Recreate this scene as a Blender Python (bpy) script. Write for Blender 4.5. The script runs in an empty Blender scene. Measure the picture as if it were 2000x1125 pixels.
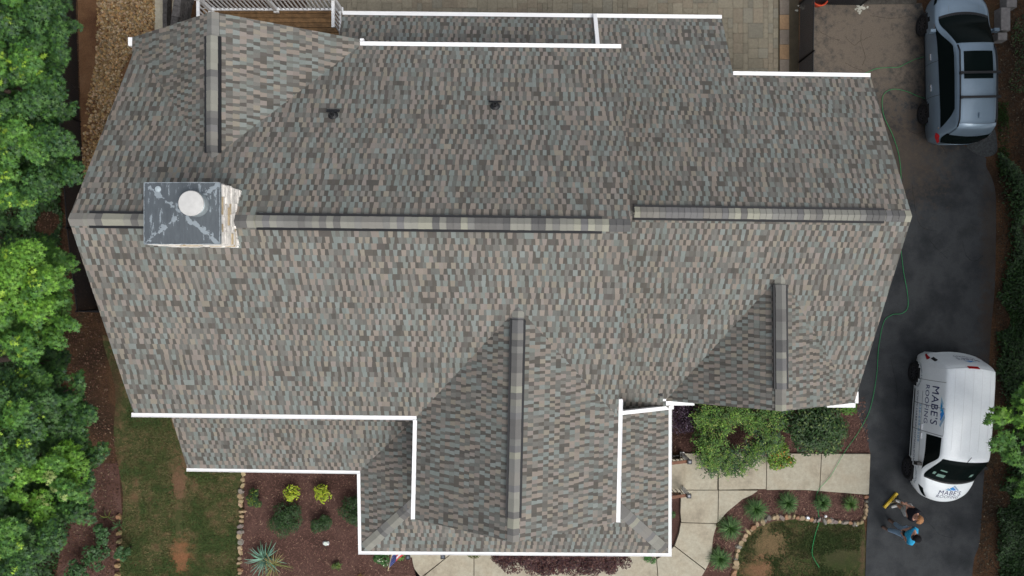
import bpy, math, random
from mathutils import Vector, Matrix, noise as mnoise
R = math.radians
rnd = random.Random(7)
scene = bpy.context.scene
COL = scene.collection
# ------------------------------------------------------------------ camera
F = 1412.0; CX = 1004.0; CY = 550.0; HC = 22.4
cam = bpy.data.cameras.new('camera')
cam.sensor_width = 36; cam.lens = 36 * F / 2000
cam.shift_x = -(CX - 1000) / 2000; cam.shift_y = (CY - 562.5) / 2000
cam.clip_end = 600
camo = bpy.data.objects.new('camera', cam); COL.objects.link(camo)
camo.location = (0, 0, HC)
scene.camera = camo
# ------------------------------------------------------------------ sky and sun
SUN_EL, SUN_AZ = R(56), R(135)          # azimuth clockwise from +Y
w = bpy.data.worlds.new("World"); scene.world = w; w.use_nodes = True
nt = w.node_tree
bg = nt.nodes['Background']
sky = nt.nodes.new('ShaderNodeTexSky'); sky.sky_type = 'NISHITA'; sky.sun_disc = False
sky.sun_elevation = SUN_EL; sky.sun_rotation = SUN_AZ
sky.air_density = 1.0; sky.dust_density = 5.0; sky.ozone_density = 1.0
hsv = nt.nodes.new('ShaderNodeHueSaturation'); hsv.inputs['Saturation'].default_value = 0.35
nt.links.new(sky.outputs[0], hsv.inputs['Color']); nt.links.new(hsv.outputs[0], bg.inputs[0])
bg.inputs[1].default_value = 0.14
sd = bpy.data.lights.new('sun', 'SUN'); sd.energy = 0.62; sd.angle = R(30); sd.color = (1, .97, .92)
so = bpy.data.objects.new('sun', sd); COL.objects.link(so)
sv = Vector((math.sin(SUN_AZ) * math.cos(SUN_EL), math.cos(SUN_AZ) * math.cos(SUN_EL), math.sin(SUN_EL)))
so.rotation_euler = sv.to_track_quat('Z', 'Y').to_euler()
so.location = sv * 60
scene.view_settings.view_transform = 'Standard'; scene.view_settings.look = 'None'
scene.view_settings.exposure = 0.55; scene.view_settings.gamma = 1
scene.view_settings.use_curve_mapping = False

def W(px, py, z=0.0):
    k = (HC - z) / F
    return Vector(((px - CX) * k, (CY - py) * k, z))

# ------------------------------------------------------------------ helpers
class MB:
    def __init__(s): s.v = []; s.f = []; s.c = []; s.m = []
    def face(s, pts, col=(1, 1, 1), mi=0):
        n = len(s.v); s.v += [tuple(p) for p in pts]; s.f.append(tuple(range(n, n + len(pts)))); s.c.append(col); s.m.append(mi)
    def mesh(s, vs, fs, col=(1, 1, 1), mi=0):
        n = len(s.v); s.v += [tuple(p) for p in vs]
        for k, f in enumerate(fs):
            s.f.append(tuple(i + n for i in f)); s.c.append(col[k] if isinstance(col, list) else col); s.m.append(mi)
    def box(s, c, d, col=(1, 1, 1), mi=0, rot=None, top=1.0):
        x, y, z = d[0] / 2, d[1] / 2, d[2] / 2
        vs = [Vector((a * x * (top if e > 0 else 1), b * y * (top if e > 0 else 1), e * z)) for e in (-1, 1) for a, b in ((-1, -1), (1, -1), (1, 1), (-1, 1))]
        if rot is not None: vs = [rot @ q for q in vs]
        c = Vector(c)
        s.mesh([q + c for q in vs], [(3, 2, 1, 0), (4, 5, 6, 7), (0, 1, 5, 4), (1, 2, 6, 5), (2, 3, 7, 6), (3, 0, 4, 7)], col, mi)
    def bar(s, a, b, wd, ht, col=(1, 1, 1), mi=0, up=(0, 0, 1)):
        a, b = Vector(a), Vector(b); d = b - a; L = d.length
        if L < 1e-6: return
        y = d.normalized(); x = y.cross(Vector(up)); 
        if x.length < 1e-4: x = Vector((1, 0, 0))
        x.normalize(); z = x.cross(y)
        m = Matrix((x, y, z)).transposed()
        s.box((a + b) / 2, (wd, L, ht), col, mi, m)
    def tube(s, pts, r, n=8, col=(1, 1, 1), mi=0, cap=True):
        pts = [Vector(p) for p in pts]; rs = r if isinstance(r, (list, tuple)) else [r] * len(pts)
        vs = []; fs = []; px_ = None
        for i, p in enumerate(pts):
            d = (pts[min(i + 1, len(pts) - 1)] - pts[max(i - 1, 0)]).normalized()
            a = d.cross(Vector((0, 0, 1))) if px_ is None else px_ - d * px_.dot(d)
            if a.length < 1e-4: a = d.cross(Vector((0, 1, 0)))
            a.normalize(); px_ = a; b = d.cross(a)
            for k in range(n):
                t = 2 * math.pi * k / n; vs.append(p + (a * math.cos(t) + b * math.sin(t)) * rs[i])
        for i in range(len(pts) - 1):
            for k in range(n):
                k2 = (k + 1) % n; fs.append((i * n + k, i * n + k2, (i + 1) * n + k2, (i + 1) * n + k))
        if cap: fs.append(tuple(range(n))[::-1]); fs.append(tuple(range((len(pts) - 1) * n, len(pts) * n)))
        s.mesh(vs, fs, col, mi)
    def lathe(s, c, prof, n=24, col=(1, 1, 1), mi=0, ax=None):
        c = Vector(c); vs = []; fs = []
        for r, z in prof:
            for k in range(n):
                t = 2 * math.pi * k / n; q = Vector((r * math.cos(t), r * math.sin(t), z))
                if ax is not None: q = ax @ q
                vs.append(c + q)
        for i in range(len(prof) - 1):
            for k in range(n):
                k2 = (k + 1) % n; fs.append((i * n + k, i * n + k2, (i + 1) * n + k2, (i + 1) * n + k))
        fs.append(tuple(range(n))[::-1]); fs.append(tuple(range((len(prof) - 1) * n, len(prof) * n)))
        s.mesh(vs, fs, col, mi)
    def prism(s, poly, z0, z1, col=(1, 1, 1), mi=0):
        n = len(poly); vs = [(p[0], p[1], z0) for p in poly] + [(p[0], p[1], z1) for p in poly]
        fs = [tuple(range(n))[::-1], tuple(range(n, 2 * n))] + [(i, (i + 1) % n, (i + 1) % n + n, i + n) for i in range(n)]
        s.mesh(vs, fs, col, mi)
    def build(s, name, mats, parent=None, smooth=False, off=None):
        me = bpy.data.meshes.new(name)
        o = off if off is not None else (Vector(parent_world(parent)) if parent is not None else Vector((0, 0, 0)))
        me.from_pydata([(v[0] - o[0], v[1] - o[1], v[2] - o[2]) for v in s.v], [], s.f)
        if not isinstance(mats, (list, tuple)): mats = [mats]
        for m in mats: me.materials.append(m)
        me.polygons.foreach_set('material_index', s.m)
        at = me.color_attributes.new('Col', 'FLOAT_COLOR', 'CORNER')
        buf = []
        for f, c in zip(s.f, s.c): buf += [c[0], c[1], c[2], 1.0] * len(f)
        at.data.foreach_set('color', buf)
        if smooth: me.polygons.foreach_set('use_smooth', [True] * len(s.f))
        me.update()
        ob = bpy.data.objects.new(name, me); COL.objects.link(ob)
        if parent is not None: ob.parent = parent
        elif off is not None: ob.location = off
        return ob
def parent_world(p):
    v = Vector((0, 0, 0))
    while p is not None: v += p.location; p = p.parent
    return v
def tag(o, label=None, cat=None, group=None, kind=None):
    if label: o['label'] = label
    if cat: o['category'] = cat
    if group: o['group'] = group
    if kind: o['kind'] = kind
    return o
def thing(name, label, cat, loc=(0, 0, 0), rz=0, group=None):
    o = bpy.data.objects.new(name, None); COL.objects.link(o); o.empty_display_size = .2
    o.location = loc; o.rotation_euler = (0, 0, rz)
    return tag(o, label, cat, group)
def copy_tree(o, parent=None):
    c = o.copy(); COL.objects.link(c); c.parent = parent
    for ch in list(o.children): copy_tree(ch, c)
    return c

# ------------------------------------------------------------------ materials
def mat(name, col=(.5, .5, .5), rough=.8, vc=False, ns=None, bump=None, metal=0.0, spec=.3, coat=0.0, ns2=None, sss=False):
    """ns=(scale,low,high) multiplies the colour by a noise; bump=(scale,strength,dist)"""
    m = bpy.data.materials.new(name); m.use_nodes = True; t = m.node_tree; b = t.nodes['Principled BSDF']
    b.inputs['Roughness'].default_value = rough; b.inputs['Metallic'].default_value = metal
    b.inputs['Specular IOR Level'].default_value = spec; b.inputs['Coat Weight'].default_value = coat
    tc = t.nodes.new('ShaderNodeTexCoord')
    if vc:
        a = t.nodes.new('ShaderNodeAttribute'); a.attribute_name = 'Col'; src = a.outputs['Color']
        if col != (.5, .5, .5):
            mx = t.nodes.new('ShaderNodeMix'); mx.data_type = 'RGBA'; mx.blend_type = 'MULTIPLY'; mx.inputs[0].default_value = 1
            t.links.new(src, mx.inputs[6]); mx.inputs[7].default_value = (*col, 1); src = mx.outputs[2]
    else:
        a = t.nodes.new('ShaderNodeRGB'); a.outputs[0].default_value = (*col, 1); src = a.outputs[0]
    for q in (ns, ns2):
        if q:
            n = t.nodes.new('ShaderNodeTexNoise'); n.inputs['Scale'].default_value = q[0]; n.inputs['Detail'].default_value = 5; n.inputs['Roughness'].default_value = .65
            t.links.new(tc.outputs['Object'], n.inputs['Vector'])
            mr = t.nodes.new('ShaderNodeMapRange'); mr.inputs[1].default_value = .3; mr.inputs[2].default_value = .7
            mr.inputs[3].default_value = q[1]; mr.inputs[4].default_value = q[2]; t.links.new(n.outputs[0], mr.inputs[0])
            mx = t.nodes.new('ShaderNodeMix'); mx.data_type = 'RGBA'; mx.blend_type = 'MULTIPLY'; mx.inputs[0].default_value = 1
            t.links.new(src, mx.inputs[6]); t.links.new(mr.outputs[0], mx.inputs[7]); src = mx.outputs[2]
    t.links.new(src, b.inputs['Base Color'])
    if bump:
        n = t.nodes.new('ShaderNodeTexNoise'); n.inputs['Scale'].default_value = bump[0]; n.inputs['Detail'].default_value = 4
        t.links.new(tc.outputs['Object'], n.inputs['Vector'])
        bp = t.nodes.new('ShaderNodeBump'); bp.inputs['Strength'].default_value = bump[1]; bp.inputs['Distance'].default_value = bump[2]
        t.links.new(n.outputs[0], bp.inputs['Height']); t.links.new(bp.outputs[0], b.inputs['Normal'])
    return m
def ground_mat(name, stops, scale, fine=(60, .75, 1.25), bump=(40, .6, .02), scale2=None, rough=.95, lo=.3, hi=.7, detail=6, extra=None):
    """patchy ground: colour ramp over a low frequency noise, times a fine noise"""
    m = bpy.data.materials.new(name); m.use_nodes = True; t = m.node_tree; b = t.nodes['Principled BSDF']
    b.inputs['Roughness'].default_value = rough; b.inputs['Specular IOR Level'].default_value = .15
    tc = t.nodes.new('ShaderNodeTexCoord')
    n = t.nodes.new('ShaderNodeTexNoise'); n.inputs['Scale'].default_value = scale; n.inputs['Detail'].default_value = detail; n.inputs['Roughness'].default_value = .6
    t.links.new(tc.outputs['Object'], n.inputs['Vector'])
    cr = t.nodes.new('ShaderNodeValToRGB'); e = cr.color_ramp.elements
    for i, c in enumerate(stops):
        p = lo + (hi - lo) * i / (len(stops) - 1)
        if i < 2: el = e[i]; el.position = p
        else: el = e.new(p)
        el.color = (*c, 1)
    t.links.new(n.outputs[0], cr.inputs[0]); src = cr.outputs[0]
    n2 = t.nodes.new('ShaderNodeTexNoise'); n2.inputs['Scale'].default_value = fine[0]; n2.inputs['Detail'].default_value = 6; n2.inputs['Roughness'].default_value = .8
    t.links.new(tc.outputs['Object'], n2.inputs['Vector'])
    mr = t.nodes.new('ShaderNodeMapRange'); mr.inputs[1].default_value = .3; mr.inputs[2].default_value = .7; mr.inputs[3].default_value = fine[1]; mr.inputs[4].default_value = fine[2]
    t.links.new(n2.outputs[0], mr.inputs[0])
    mx = t.nodes.new('ShaderNodeMix'); mx.data_type = 'RGBA'; mx.blend_type = 'MULTIPLY'; mx.inputs[0].default_value = 1
    t.links.new(src, mx.inputs[6]); t.links.new(mr.outputs[0], mx.inputs[7]); src = mx.outputs[2]
    if extra:   # [(centre xy, radii xy, colour, strength)] stains and worn patches with a place of their own
        nE = t.nodes.new('ShaderNodeTexNoise'); nE.inputs['Scale'].default_value = 4.5; nE.inputs['Detail'].default_value = 8; nE.inputs['Roughness'].default_value = .72; t.links.new(tc.outputs['Object'], nE.inputs['Vector'])
        for (c, rd, colr, st) in extra:
            mp = t.nodes.new('ShaderNodeMapping'); mp.vector_type = 'POINT'
            mp.inputs['Location'].default_value = (-c[0] / rd[0], -c[1] / rd[1], 0); mp.inputs['Scale'].default_value = (1 / rd[0], 1 / rd[1], 0)
            t.links.new(tc.outputs['Object'], mp.inputs[0])
            ln = t.nodes.new('ShaderNodeVectorMath'); ln.operation = 'LENGTH'; t.links.new(mp.outputs[0], ln.inputs[0])
            ad = t.nodes.new('ShaderNodeMath'); ad.operation = 'MULTIPLY_ADD'; t.links.new(nE.outputs[0], ad.inputs[0]); ad.inputs[1].default_value = 3.0; t.links.new(ln.outputs['Value'], ad.inputs[2])
            m2 = t.nodes.new('ShaderNodeMapRange'); m2.inputs[1].default_value = 1.75; m2.inputs[2].default_value = 2.6; m2.inputs[3].default_value = st; m2.inputs[4].default_value = 0
            t.links.new(ad.outputs[0], m2.inputs[0])
            m3 = t.nodes.new('ShaderNodeMix'); m3.data_type = 'RGBA'; t.links.new(m2.outputs[0], m3.inputs[0]); t.links.new(src, m3.inputs[6])
            m4 = t.nodes.new('ShaderNodeMix'); m4.data_type = 'RGBA'; m4.blend_type = 'MULTIPLY'; m4.inputs[0].default_value = 1; m4.inputs[6].default_value = (*colr, 1); t.links.new(mr.outputs[0], m4.inputs[7])
            t.links.new(m4.outputs[2], m3.inputs[7]); src = m3.outputs[2]
    t.links.new(src, b.inputs['Base Color'])
    bp = t.nodes.new('ShaderNodeBump'); bp.inputs['Strength'].default_value = bump[1]; bp.inputs['Distance'].default_value = bump[2]
    n3 = t.nodes.new('ShaderNodeTexNoise'); n3.inputs['Scale'].default_value = bump[0]; n3.inputs['Detail'].default_value = 4
    t.links.new(tc.outputs['Object'], n3.inputs['Vector']); t.links.new(n3.outputs[0], bp.inputs['Height']); t.links.new(bp.outputs[0], b.inputs['Normal'])
    return m
M = {}
M['shingle'] = mat('shingle', vc=True, rough=.9, ns=(170, .80, 1.2), ns2=(.8, .93, 1.07), spec=.2, bump=(150, .3, .004))
M['white'] = mat('white_metal', (.80, .81, .82), .45, ns=(3, .94, 1.0), spec=.4)
M['whitewood'] = mat('white_vinyl', (.86, .87, .87), .5, ns=(5, .9, 1.03))
M['siding'] = mat('siding', (.13, .13, .125), .7, ns=(2, .9, 1.1))
M['black'] = mat('black_plastic', (.012, .013, .015), .5)
M['blackmetal'] = mat('black_metal', (.015, .015, .016), .45, ns=(20, .7, 1.4))
M['leaf'] = mat('leaf', vc=True, rough=.55, ns=(9, .7, 1.25), spec=.3)
M['blade'] = mat('blade', vc=True, rough=.6, spec=.25)
M['bark'] = mat('bark', (.07, .05, .04), .9, ns=(14, .6, 1.4), bump=(20, .8, .02))
M['stone'] = mat('stone', vc=True, rough=.9, ns=(9, .75, 1.2), bump=(12, .5, .02))
M['chip'] = mat('chip', vc=True, rough=.95)
M['plain'] = mat('painted', vc=True, rough=.6, ns=(8, .9, 1.08))
M['cloth'] = mat('cloth', vc=True, rough=.95, ns=(18, .8, 1.15), bump=(14, .5, .02))
M['skin'] = mat('skin', (.50, .27, .19), .6, ns=(20, .9, 1.1))
M['rubber'] = mat('rubber', (.012, .012, .013), .85, ns=(30, .8, 1.3))
M['glass'] = mat('car_glass', (.004, .007, .007), .12, spec=.03)
M['vanpaint'] = mat('van_paint', (.78, .83, .85), .45, ns=(1.5, .94, 1.03), ns2=(25, .96, 1.03), spec=.3, coat=.15)
M['suvpaint'] = mat('suv_paint', (.17, .235, .30), .38, metal=.4, ns=(2, .9, 1.05), spec=.4, coat=.3)
M['chrome'] = mat('bright_metal', (.6, .62, .65), .25, metal=.9)
M['redlens'] = mat('red_lens', (.35, .01, .015), .25, coat=.5)
M['hose'] = mat('hose', (.02, .30, .09), .5, ns=(10, .8, 1.2))

# ------------------------------------------------------------------ ground and paving
def P2(pts, z): return [W(x, y, z) for x, y in pts]
def sheet(name, pts, z, m, thick=0.0):
    b = MB(); poly = [(p.x, p.y) for p in P2(pts, z)]
    if thick: b.prism(poly, z - thick, z)
    else: b.face([(x, y, z) for x, y in poly])
    return tag(b.build(name, m), kind='structure')
def smooth_pts(pts, n=6, closed=False):
    out = []; N = len(pts)
    rng = range(N if closed else N - 1)
    for i in rng:
        p = [Vector(pts[j % N] if closed else pts[min(max(j, 0), N - 1)]) for j in (i - 1, i, i + 1, i + 2)]
        for k in range(n):
            t = k / n
            out.append(.5 * ((2 * p[1]) + (p[2] - p[0]) * t + (2 * p[0] - 5 * p[1] + 4 * p[2] - p[3]) * t * t + (3 * p[1] - p[0] - 3 * p[2] + p[3]) * t ** 3))
    if not closed: out.append(Vector(pts[-1]))
    return [tuple(o) for o in out]

soil = ground_mat('soil', [(.018, .012, .008), (.04, .024, .014), (.07, .038, .02), (.05, .035, .02)], .8, fine=(18, .45, 1.6), bump=(25, 1, .03))
b = MB(); b.face([(-150, -150, 0), (150, -150, 0), (150, 150, 0), (-150, 150, 0)])
tag(b.build('ground', soil), kind='structure')
asphalt = ground_mat('asphalt', [(.020, .023, .025), (.030, .033, .036), (.046, .050, .053), (.032, .035, .037)], .9, fine=(45, .66, 1.36), bump=(90, .5, .006), detail=9,
    extra=[(W(1690, 80)[:2], (3.4, 3.2), (.135, .112, .088), 1.0), (W(1760, 300)[:2], (1.6, 1.9), (.07, .056, .044), .8), (W(1935, 470)[:2], (.4, 3.0), (.05, .040, .031), .6), (W(1930, 640)[:2], (.35, 1.6), (.05, .037, .028), .6)])
b_right = [(1800, -200), (1830, 120), (1862, 262), (1885, 285), (1905, 300), (1925, 308), (1926, 325), (1938, 350), (1945, 385), (1945, 470), (1943, 560), (1936, 640), (1930, 740), (1926, 850), (1920, 960), (1913, 1060), (1900, 1110), (1890, 1300)]
drive = [(1590, 8), (1800, 6)] + smooth_pts(b_right[1:], 4) + [(1688, 1300), (1690, 1125), (1692, 1060), (1696, 965), (1700, 885), (1690, 845), (1672, 800), (1640, 700), (1600, 400), (1588, 200)]
sheet('driveway', drive, .02, asphalt)
gravelm = ground_mat('gravel_bed', [(.085, .042, .022), (.14, .075, .038), (.17, .10, .055)], 1.2, fine=(60, .5, 1.5), bump=(40, 1, .03))
sheet('gravel_ground', [(150, -60), (325, -60), (325, 60), (262, 110), (215, 260), (200, 345), (170, 400), (160, 300), (155, 150)], .008, gravelm)
lawn_m = ground_mat('lawn', [(.13, .085, .045), (.11, .085, .042), (.075, .075, .03), (.045, .06, .02), (.07, .075, .03), (.12, .09, .045)], 2.6, fine=(26, .6, 1.45), bump=(60, 1, .04), lo=.34, hi=.66,
    extra=[(W(350, 940)[:2], (.36, .9), (.16, .09, .055), .9), (W(354, 1090)[:2], (.42, .7), (.22, .10, .05), .9), (W(225, 760)[:2], (.3, 1.4), (.07, .04, .024), .7), (W(222, 900)[:2], (.3, .8), (.07, .035, .02), .6)])
sheet('lawn', smooth_pts([(200, 655), (225, 760), (222, 860), (240, 960), (237, 1040), (232, 1150), (240, 1300), (470, 1300), (468, 1100), (472, 1000), (472, 900), (340, 780), (250, 700)], 4, True), .012, lawn_m)
lawn2_m = ground_mat('lawn_front', [(.070, .072, .028), (.042, .056, .018), (.034, .048, .015), (.075, .068, .03)], 2.2, fine=(26, .6, 1.5), bump=(60, 1, .04),
    extra=[(W(1505, 1062)[:2], (.95, .8), (.15, .105, .055), .95), (W(1485, 1114)[:2], (.7, .5), (.18, .10, .055), .95), (W(1640, 1080)[:2], (.9, .5), (.055, .05, .026), .6), (W(1684, 1090)[:2], (.12, .8), (.10, .065, .04), .8)])
sheet('lawn_front', [(1438, 1300), (1436, 1125), (1440, 1080), (1452, 1050), (1478, 1030), (1510, 1018), (1560, 1014), (1620, 1022), (1688, 1020), (1691, 1060), (1689, 1125), (1688, 1300)], .012, lawn2_m)
mulch_m = ground_mat('mulch', [(.050, .028, .022), (.075, .040, .032), (.095, .054, .044), (.068, .037, .030)], .9, fine=(45, .45, 1.6), bump=(45, 1, .03))
sheet('mulch_bed', [(474, 890), (478, 1000), (470, 1080), (468, 1150), (468, 1300), (900, 1300), (850, 1135), (820, 1125), (808, 1100), (806, 1060), (806, 890)], .016, mulch_m)
sheet('mulch_bed.001', [(1280, 760), (1690, 770), (1700, 886), (1340, 886), (1280, 880)], .016, mulch_m)
walk_in = smooth_pts([(1693, 966), (1640, 962), (1570, 957), (1522, 957), (1480, 963), (1450, 975), (1420, 1000), (1402, 1022), (1393, 1050), (1389, 1085), (1382, 1105), (1368, 1130), (1345, 1170)], 4)
stone_edge = [(1688, 1020), (1620, 1022), (1560, 1014), (1510, 1018), (1478, 1030), (1452, 1050), (1440, 1080), (1436, 1125), (1430, 1300), (1345, 1300)]
sheet('mulch_bed.002', walk_in[::-1] + [], .016, mulch_m) if False else sheet('mulch_bed.002', [(x, y - 6) for x, y in walk_in] + stone_edge[::-1], .016, mulch_m)
sheet('mulch_bed.003', [(1280, 960), (1331, 968), (1329, 1030), (1320, 1060), (1300, 1085), (1270, 1100), (1240, 1090)], .016, mulch_m)
sheet('mulch_bed.004', [(150, 905), (232, 905), (238, 1000), (232, 1300), (100, 1300), (120, 1000)], .006, mulch_m)
concrete = ground_mat('concrete', [(.27, .24, .185), (.36, .325, .25), (.38, .355, .28), (.31, .28, .215)], 1.3, fine=(9, .78, 1.12), bump=(60, .3, .004), detail=9)
# settled cracks in the driveway
def cracks():
    b = MB(); r = random.Random(12)
    for pts in ([(1650, 70), (1668, 88), (1680, 80), (1700, 72)], [(1684, 55), (1682, 80), (1690, 110), (1684, 128)], [(1600, 60), (1620, 72), (1640, 78)], [(1650, 122), (1668, 132), (1688, 138)], [(1782, 360), (1790, 420), (1802, 445), (1830, 452)], [(1815, 470), (1840, 495), (1852, 505)],
                [(1880, 470), (1885, 495), (1900, 510), (1920, 500)], [(1770, 250), (1790, 262), (1812, 258), (1850, 300)], [(1700, 30), (1740, 36), (1780, 30)], [(1740, 700), (1752, 760), (1748, 800)], [(1800, 1000), (1830, 1040), (1860, 1050)]):
        sp = smooth_pts(pts, 6); sp = [(x + r.uniform(-1, 1), y + r.uniform(-1, 1)) for x, y in sp]; q = [W(x, y, .025) for x, y in sp]
        for A, B in zip(q[:-1], q[1:]):
            d = (B - A).normalized(); e = Vector((-d.y, d.x, 0)) * r.uniform(.002, .005); b.face([A - e, B - e, B + e, A + e])
    return tag(b.build('driveway_cracks', mat('crack', (.008, .008, .008), .95)), kind='structure')
cracks()
# walkway: individual slabs with saw-cut joints between them
def walk():
    b = MB(); z = .10
    def slab(pts): 
        b.prism([(p.x, p.y) for p in P2(pts, z)][::-1], -.02, z)
    top = lambda x: 887 - (x - 1330) * .001
    slab([(1331, 886), (1402.5, 886), (1401, 956.5), (1331, 956.5)])
    slab([(1404, 886), (1497, 886), (1496, 955), (1404, 956.5)])
    slab([(1498.5, 886), (1604, 886.5), (1600, 959), (1575, 957), (1522, 956.5), (1497.5, 957)])
    slab([(1605.5, 886.5), (1700, 887), (1697, 965), (1693, 966), (1640, 962), (1601.5, 959)])
    slab([(1404, 958), (1480, 958.5), (1468, 967), (1450, 975), (1420, 1000), (1403, 1020)])
    slab([(1331, 958), (1402.5, 958), (1401.5, 1021), (1398, 1022), (1331, 1020), (1329, 1000)])
    cur = [p for p in walk_in if p[1] > 1022]
    k = min(range(len(cur)), key=lambda i: abs(cur[i][1] - 1112))
    slab([(1330, 1021.5), (1398, 1023.5)] + cur[:k] + [(1378, 1112), (1318, 1066), (1327, 1040)])
    slab([(1317, 1067.5), (1377, 1113.5)] + cur[k:] + [(1290, 1180), (1283, 1092), (1300, 1083)])
    slab([(1281, 1080), (1281.5, 1092), (1288.5, 1180), (1345, 1300), (1120, 1300), (1120, 1078)])
    slab([(926.5, 1078), (1118.5, 1078), (1118.5, 1300), (926.5, 1300)])
    arc = smooth_pts([(806, 1070), (805, 1090), (810, 1112), (822, 1135), (850, 1160), (880, 1190)], 4)
    slab([(885, 1078), (815, 1133)] + arc[:16][::-1] + [(806, 1066), (885, 1066)])
    slab([(887, 1078), (925, 1078), (925, 1300), (890, 1300), (875, 1190), (817, 1134.5)])
    return tag(b.build('walkway', concrete), kind='structure')
walk()
# patio of laid pavers
def patio():
    b = MB(); z = .06; r = random.Random(3)
    x0, x1, y0, y1 = W(600, 0).x, W(1521, 0).x, W(0, 320).y, W(0, -40).y
    u = .155; nx = int((x1 - x0) / u); ny = int((y1 - y0) / u); occ = set()
    shapes = [(2, 2), (2, 2), (3, 2), (2, 3), (1, 2), (2, 1), (3, 3), (2, 3)]
    for j in range(ny):
        for i in range(nx):
            if (i, j) in occ: continue
            r.shuffle(shapes)
            for sx, sy in shapes + [(1, 1)]:
                cells = [(i + a, j + c) for a in range(sx) for c in range(sy)]
                if all(c not in occ and c[0] < nx and c[1] < ny for c in cells): break
            occ.update(cells); g = .008
            t = r.uniform(.80, 1.0); h = r.random()
            col = (.20 * t, .18 * t, .135 * t) if h < .6 else ((.195 * t, .168 * t, .125 * t) if h < .85 else (.18 * t, .168 * t, .132 * t))
            cx, cy = x0 + (i + sx / 2) * u, y0 + (j + sy / 2) * u
            b.box((cx, cy, z - .03 + r.uniform(-.001, .001)), (sx * u - g, sy * u - g, .06), col)
    k = 0; y = y0
    while y < y1:       # soldier course along the fence
        t = r.uniform(.85, 1.1); col = (.23 * t, .15 * t, .085 * t) if k % 2 else (.16 * t, .135 * t, .11 * t)
        b.box((x1 + .155, y + .23, z - .03), (.29, .45, .06), col); y += .46; k += 1
    return tag(b.build('patio', mat('paver', vc=True, rough=.9, ns=(14, .82, 1.14), ns2=(1.2, .9, 1.1), bump=(40, .4, .006))), kind='structure')
patio()
joint = ground_mat('joint_sand', [(.06, .05, .035), (.09, .075, .05)], 3)
sheet('patio_bed', [(600, -80), (1560, -80), (1560, 330), (600, 330)], .024, joint)
sheet('gravel_path', [(1590, -120), (1790, -120), (1790, 8), (1590, 10)], .028, ground_mat('grey_gravel', [(.04, .036, .03), (.08, .075, .065)], 12, fine=(60, .5, 1.6), bump=(30, 1, .03)))
sheet('gravel_patch', smooth_pts([(1880, 240), (1935, 240), (1948, 285), (1940, 303), (1912, 305), (1890, 290)], 4, True), .014, ground_mat('blue_gravel', [(.03, .033, .035), (.06, .066, .068)], 14, fine=(50, .5, 1.7), bump=(30, 1, .03)))
sheet('side_path', [(302, -60), (324, -60), (323, 70), (302, 70)], .05, concrete, .05)

# scattered pieces nobody could count
def in_poly(x, y, poly):
    c = False; n = len(poly)
    for i in range(n):
        x1, y1 = poly[i]; x2, y2 = poly[(i + 1) % n]
        if (y1 > y) != (y2 > y) and x < (x2 - x1) * (y - y1) / (y2 - y1) + x1: c = not c
    return c
def scatter(poly_px, n, seed):
    r = random.Random(seed); xs = [p[0] for p in poly_px]; ys = [p[1] for p in poly_px]; out = []
    while len(out) < n:
        x, y = r.uniform(min(xs), max(xs)), r.uniform(min(ys), max(ys))
        if in_poly(x, y, poly_px): out.append((x, y))
    return out
def rock(b, c, s, col, r, n=7, flat=.6):
    """an irregular faceted stone"""
    c = Vector(c); ang = r.uniform(0, 6.28); vs = []
    for lev, (rr, z) in enumerate(((.85, -.3), (1, .15), (.7, .75))):
        for k in range(n):
            t = 2 * math.pi * (k + .3 * lev) / n; q = rr * r.uniform(.78, 1.12)
            x, y = math.cos(t) * q * s[0] / 2, math.sin(t) * q * s[1] / 2
            vs.append(c + Vector((x * math.cos(ang) - y * math.sin(ang), x * math.sin(ang) + y * math.cos(ang), z * s[2] * r.uniform(.85, 1.1))))
    fs = [(l * n + k, l * n + (k + 1) % n, (l + 1) * n + (k + 1) % n, (l + 1) * n + k) for l in range(2) for k in range(n)] + [tuple(range(2 * n, 3 * n))]
    b.mesh(vs, fs, [tuple(x * r.uniform(.93, 1.07) for x in col) for _ in fs])
b = MB(); r = random.Random(11)
gp = [(190, -20), (303, -20), (303, 50), (262, 90), (240, 140), (222, 240), (190, 345), (160, 380), (160, 250), (188, 120)]
for x, y in scatter(gp, 5200, 5):
    edge = (x - 160 - 20 * math.sin(y / 30)) / 60
    if r.random() > edge + .25: continue
    t = r.uniform(.6, 1.5); h = r.random()
    col = (.24 * t, .15 * t, .065 * t) if h < .5 else ((.27 * t, .20 * t, .12 * t) if h < .8 else (.18 * t, .125 * t, .065 * t))
    s = r.uniform(.05, .12); rock(b, W(x, y, .02), (s, s * r.uniform(.6, 1), s * .5), col, r, 6)
tag(b.build('gravel', M['stone']), 'tan and brown river stones spread beside the left end of the roof', 'gravel', kind='stuff')
def chips(name, poly, n, seed, label, dark=1.0):
    b = MB(); r = random.Random(seed)
    for x, y in scatter(poly, n, seed):
        t = r.uniform(.5, 1.7) * dark; l = r.uniform(.025, .08); a = r.uniform(0, 3.14); wd = r.uniform(.008, .02)
        if r.random() < .06: col = (.26 * dark, .17 * dark, .12 * dark)
        else: col = (.098 * t, .052 * t, .042 * t)
        c = W(x, y, .024 + r.uniform(0, .012)); d = Vector((math.cos(a), math.sin(a), r.uniform(-.2, .2))) * l / 2; e = Vector((-math.sin(a), math.cos(a), r.uniform(-.4, .4))) * wd / 2
        b.face([c - d - e, c + d - e, c + d + e, c - d + e], col)
    return tag(b.build(name, M['chip']), label, 'mulch', kind='stuff')
chips('mulch_chips', [(480, 900), (478, 1000), (474, 1140), (815, 1140), (806, 1100), (806, 900)], 9000, 21, 'reddish brown bark chips covering the left front garden bed')
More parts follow.
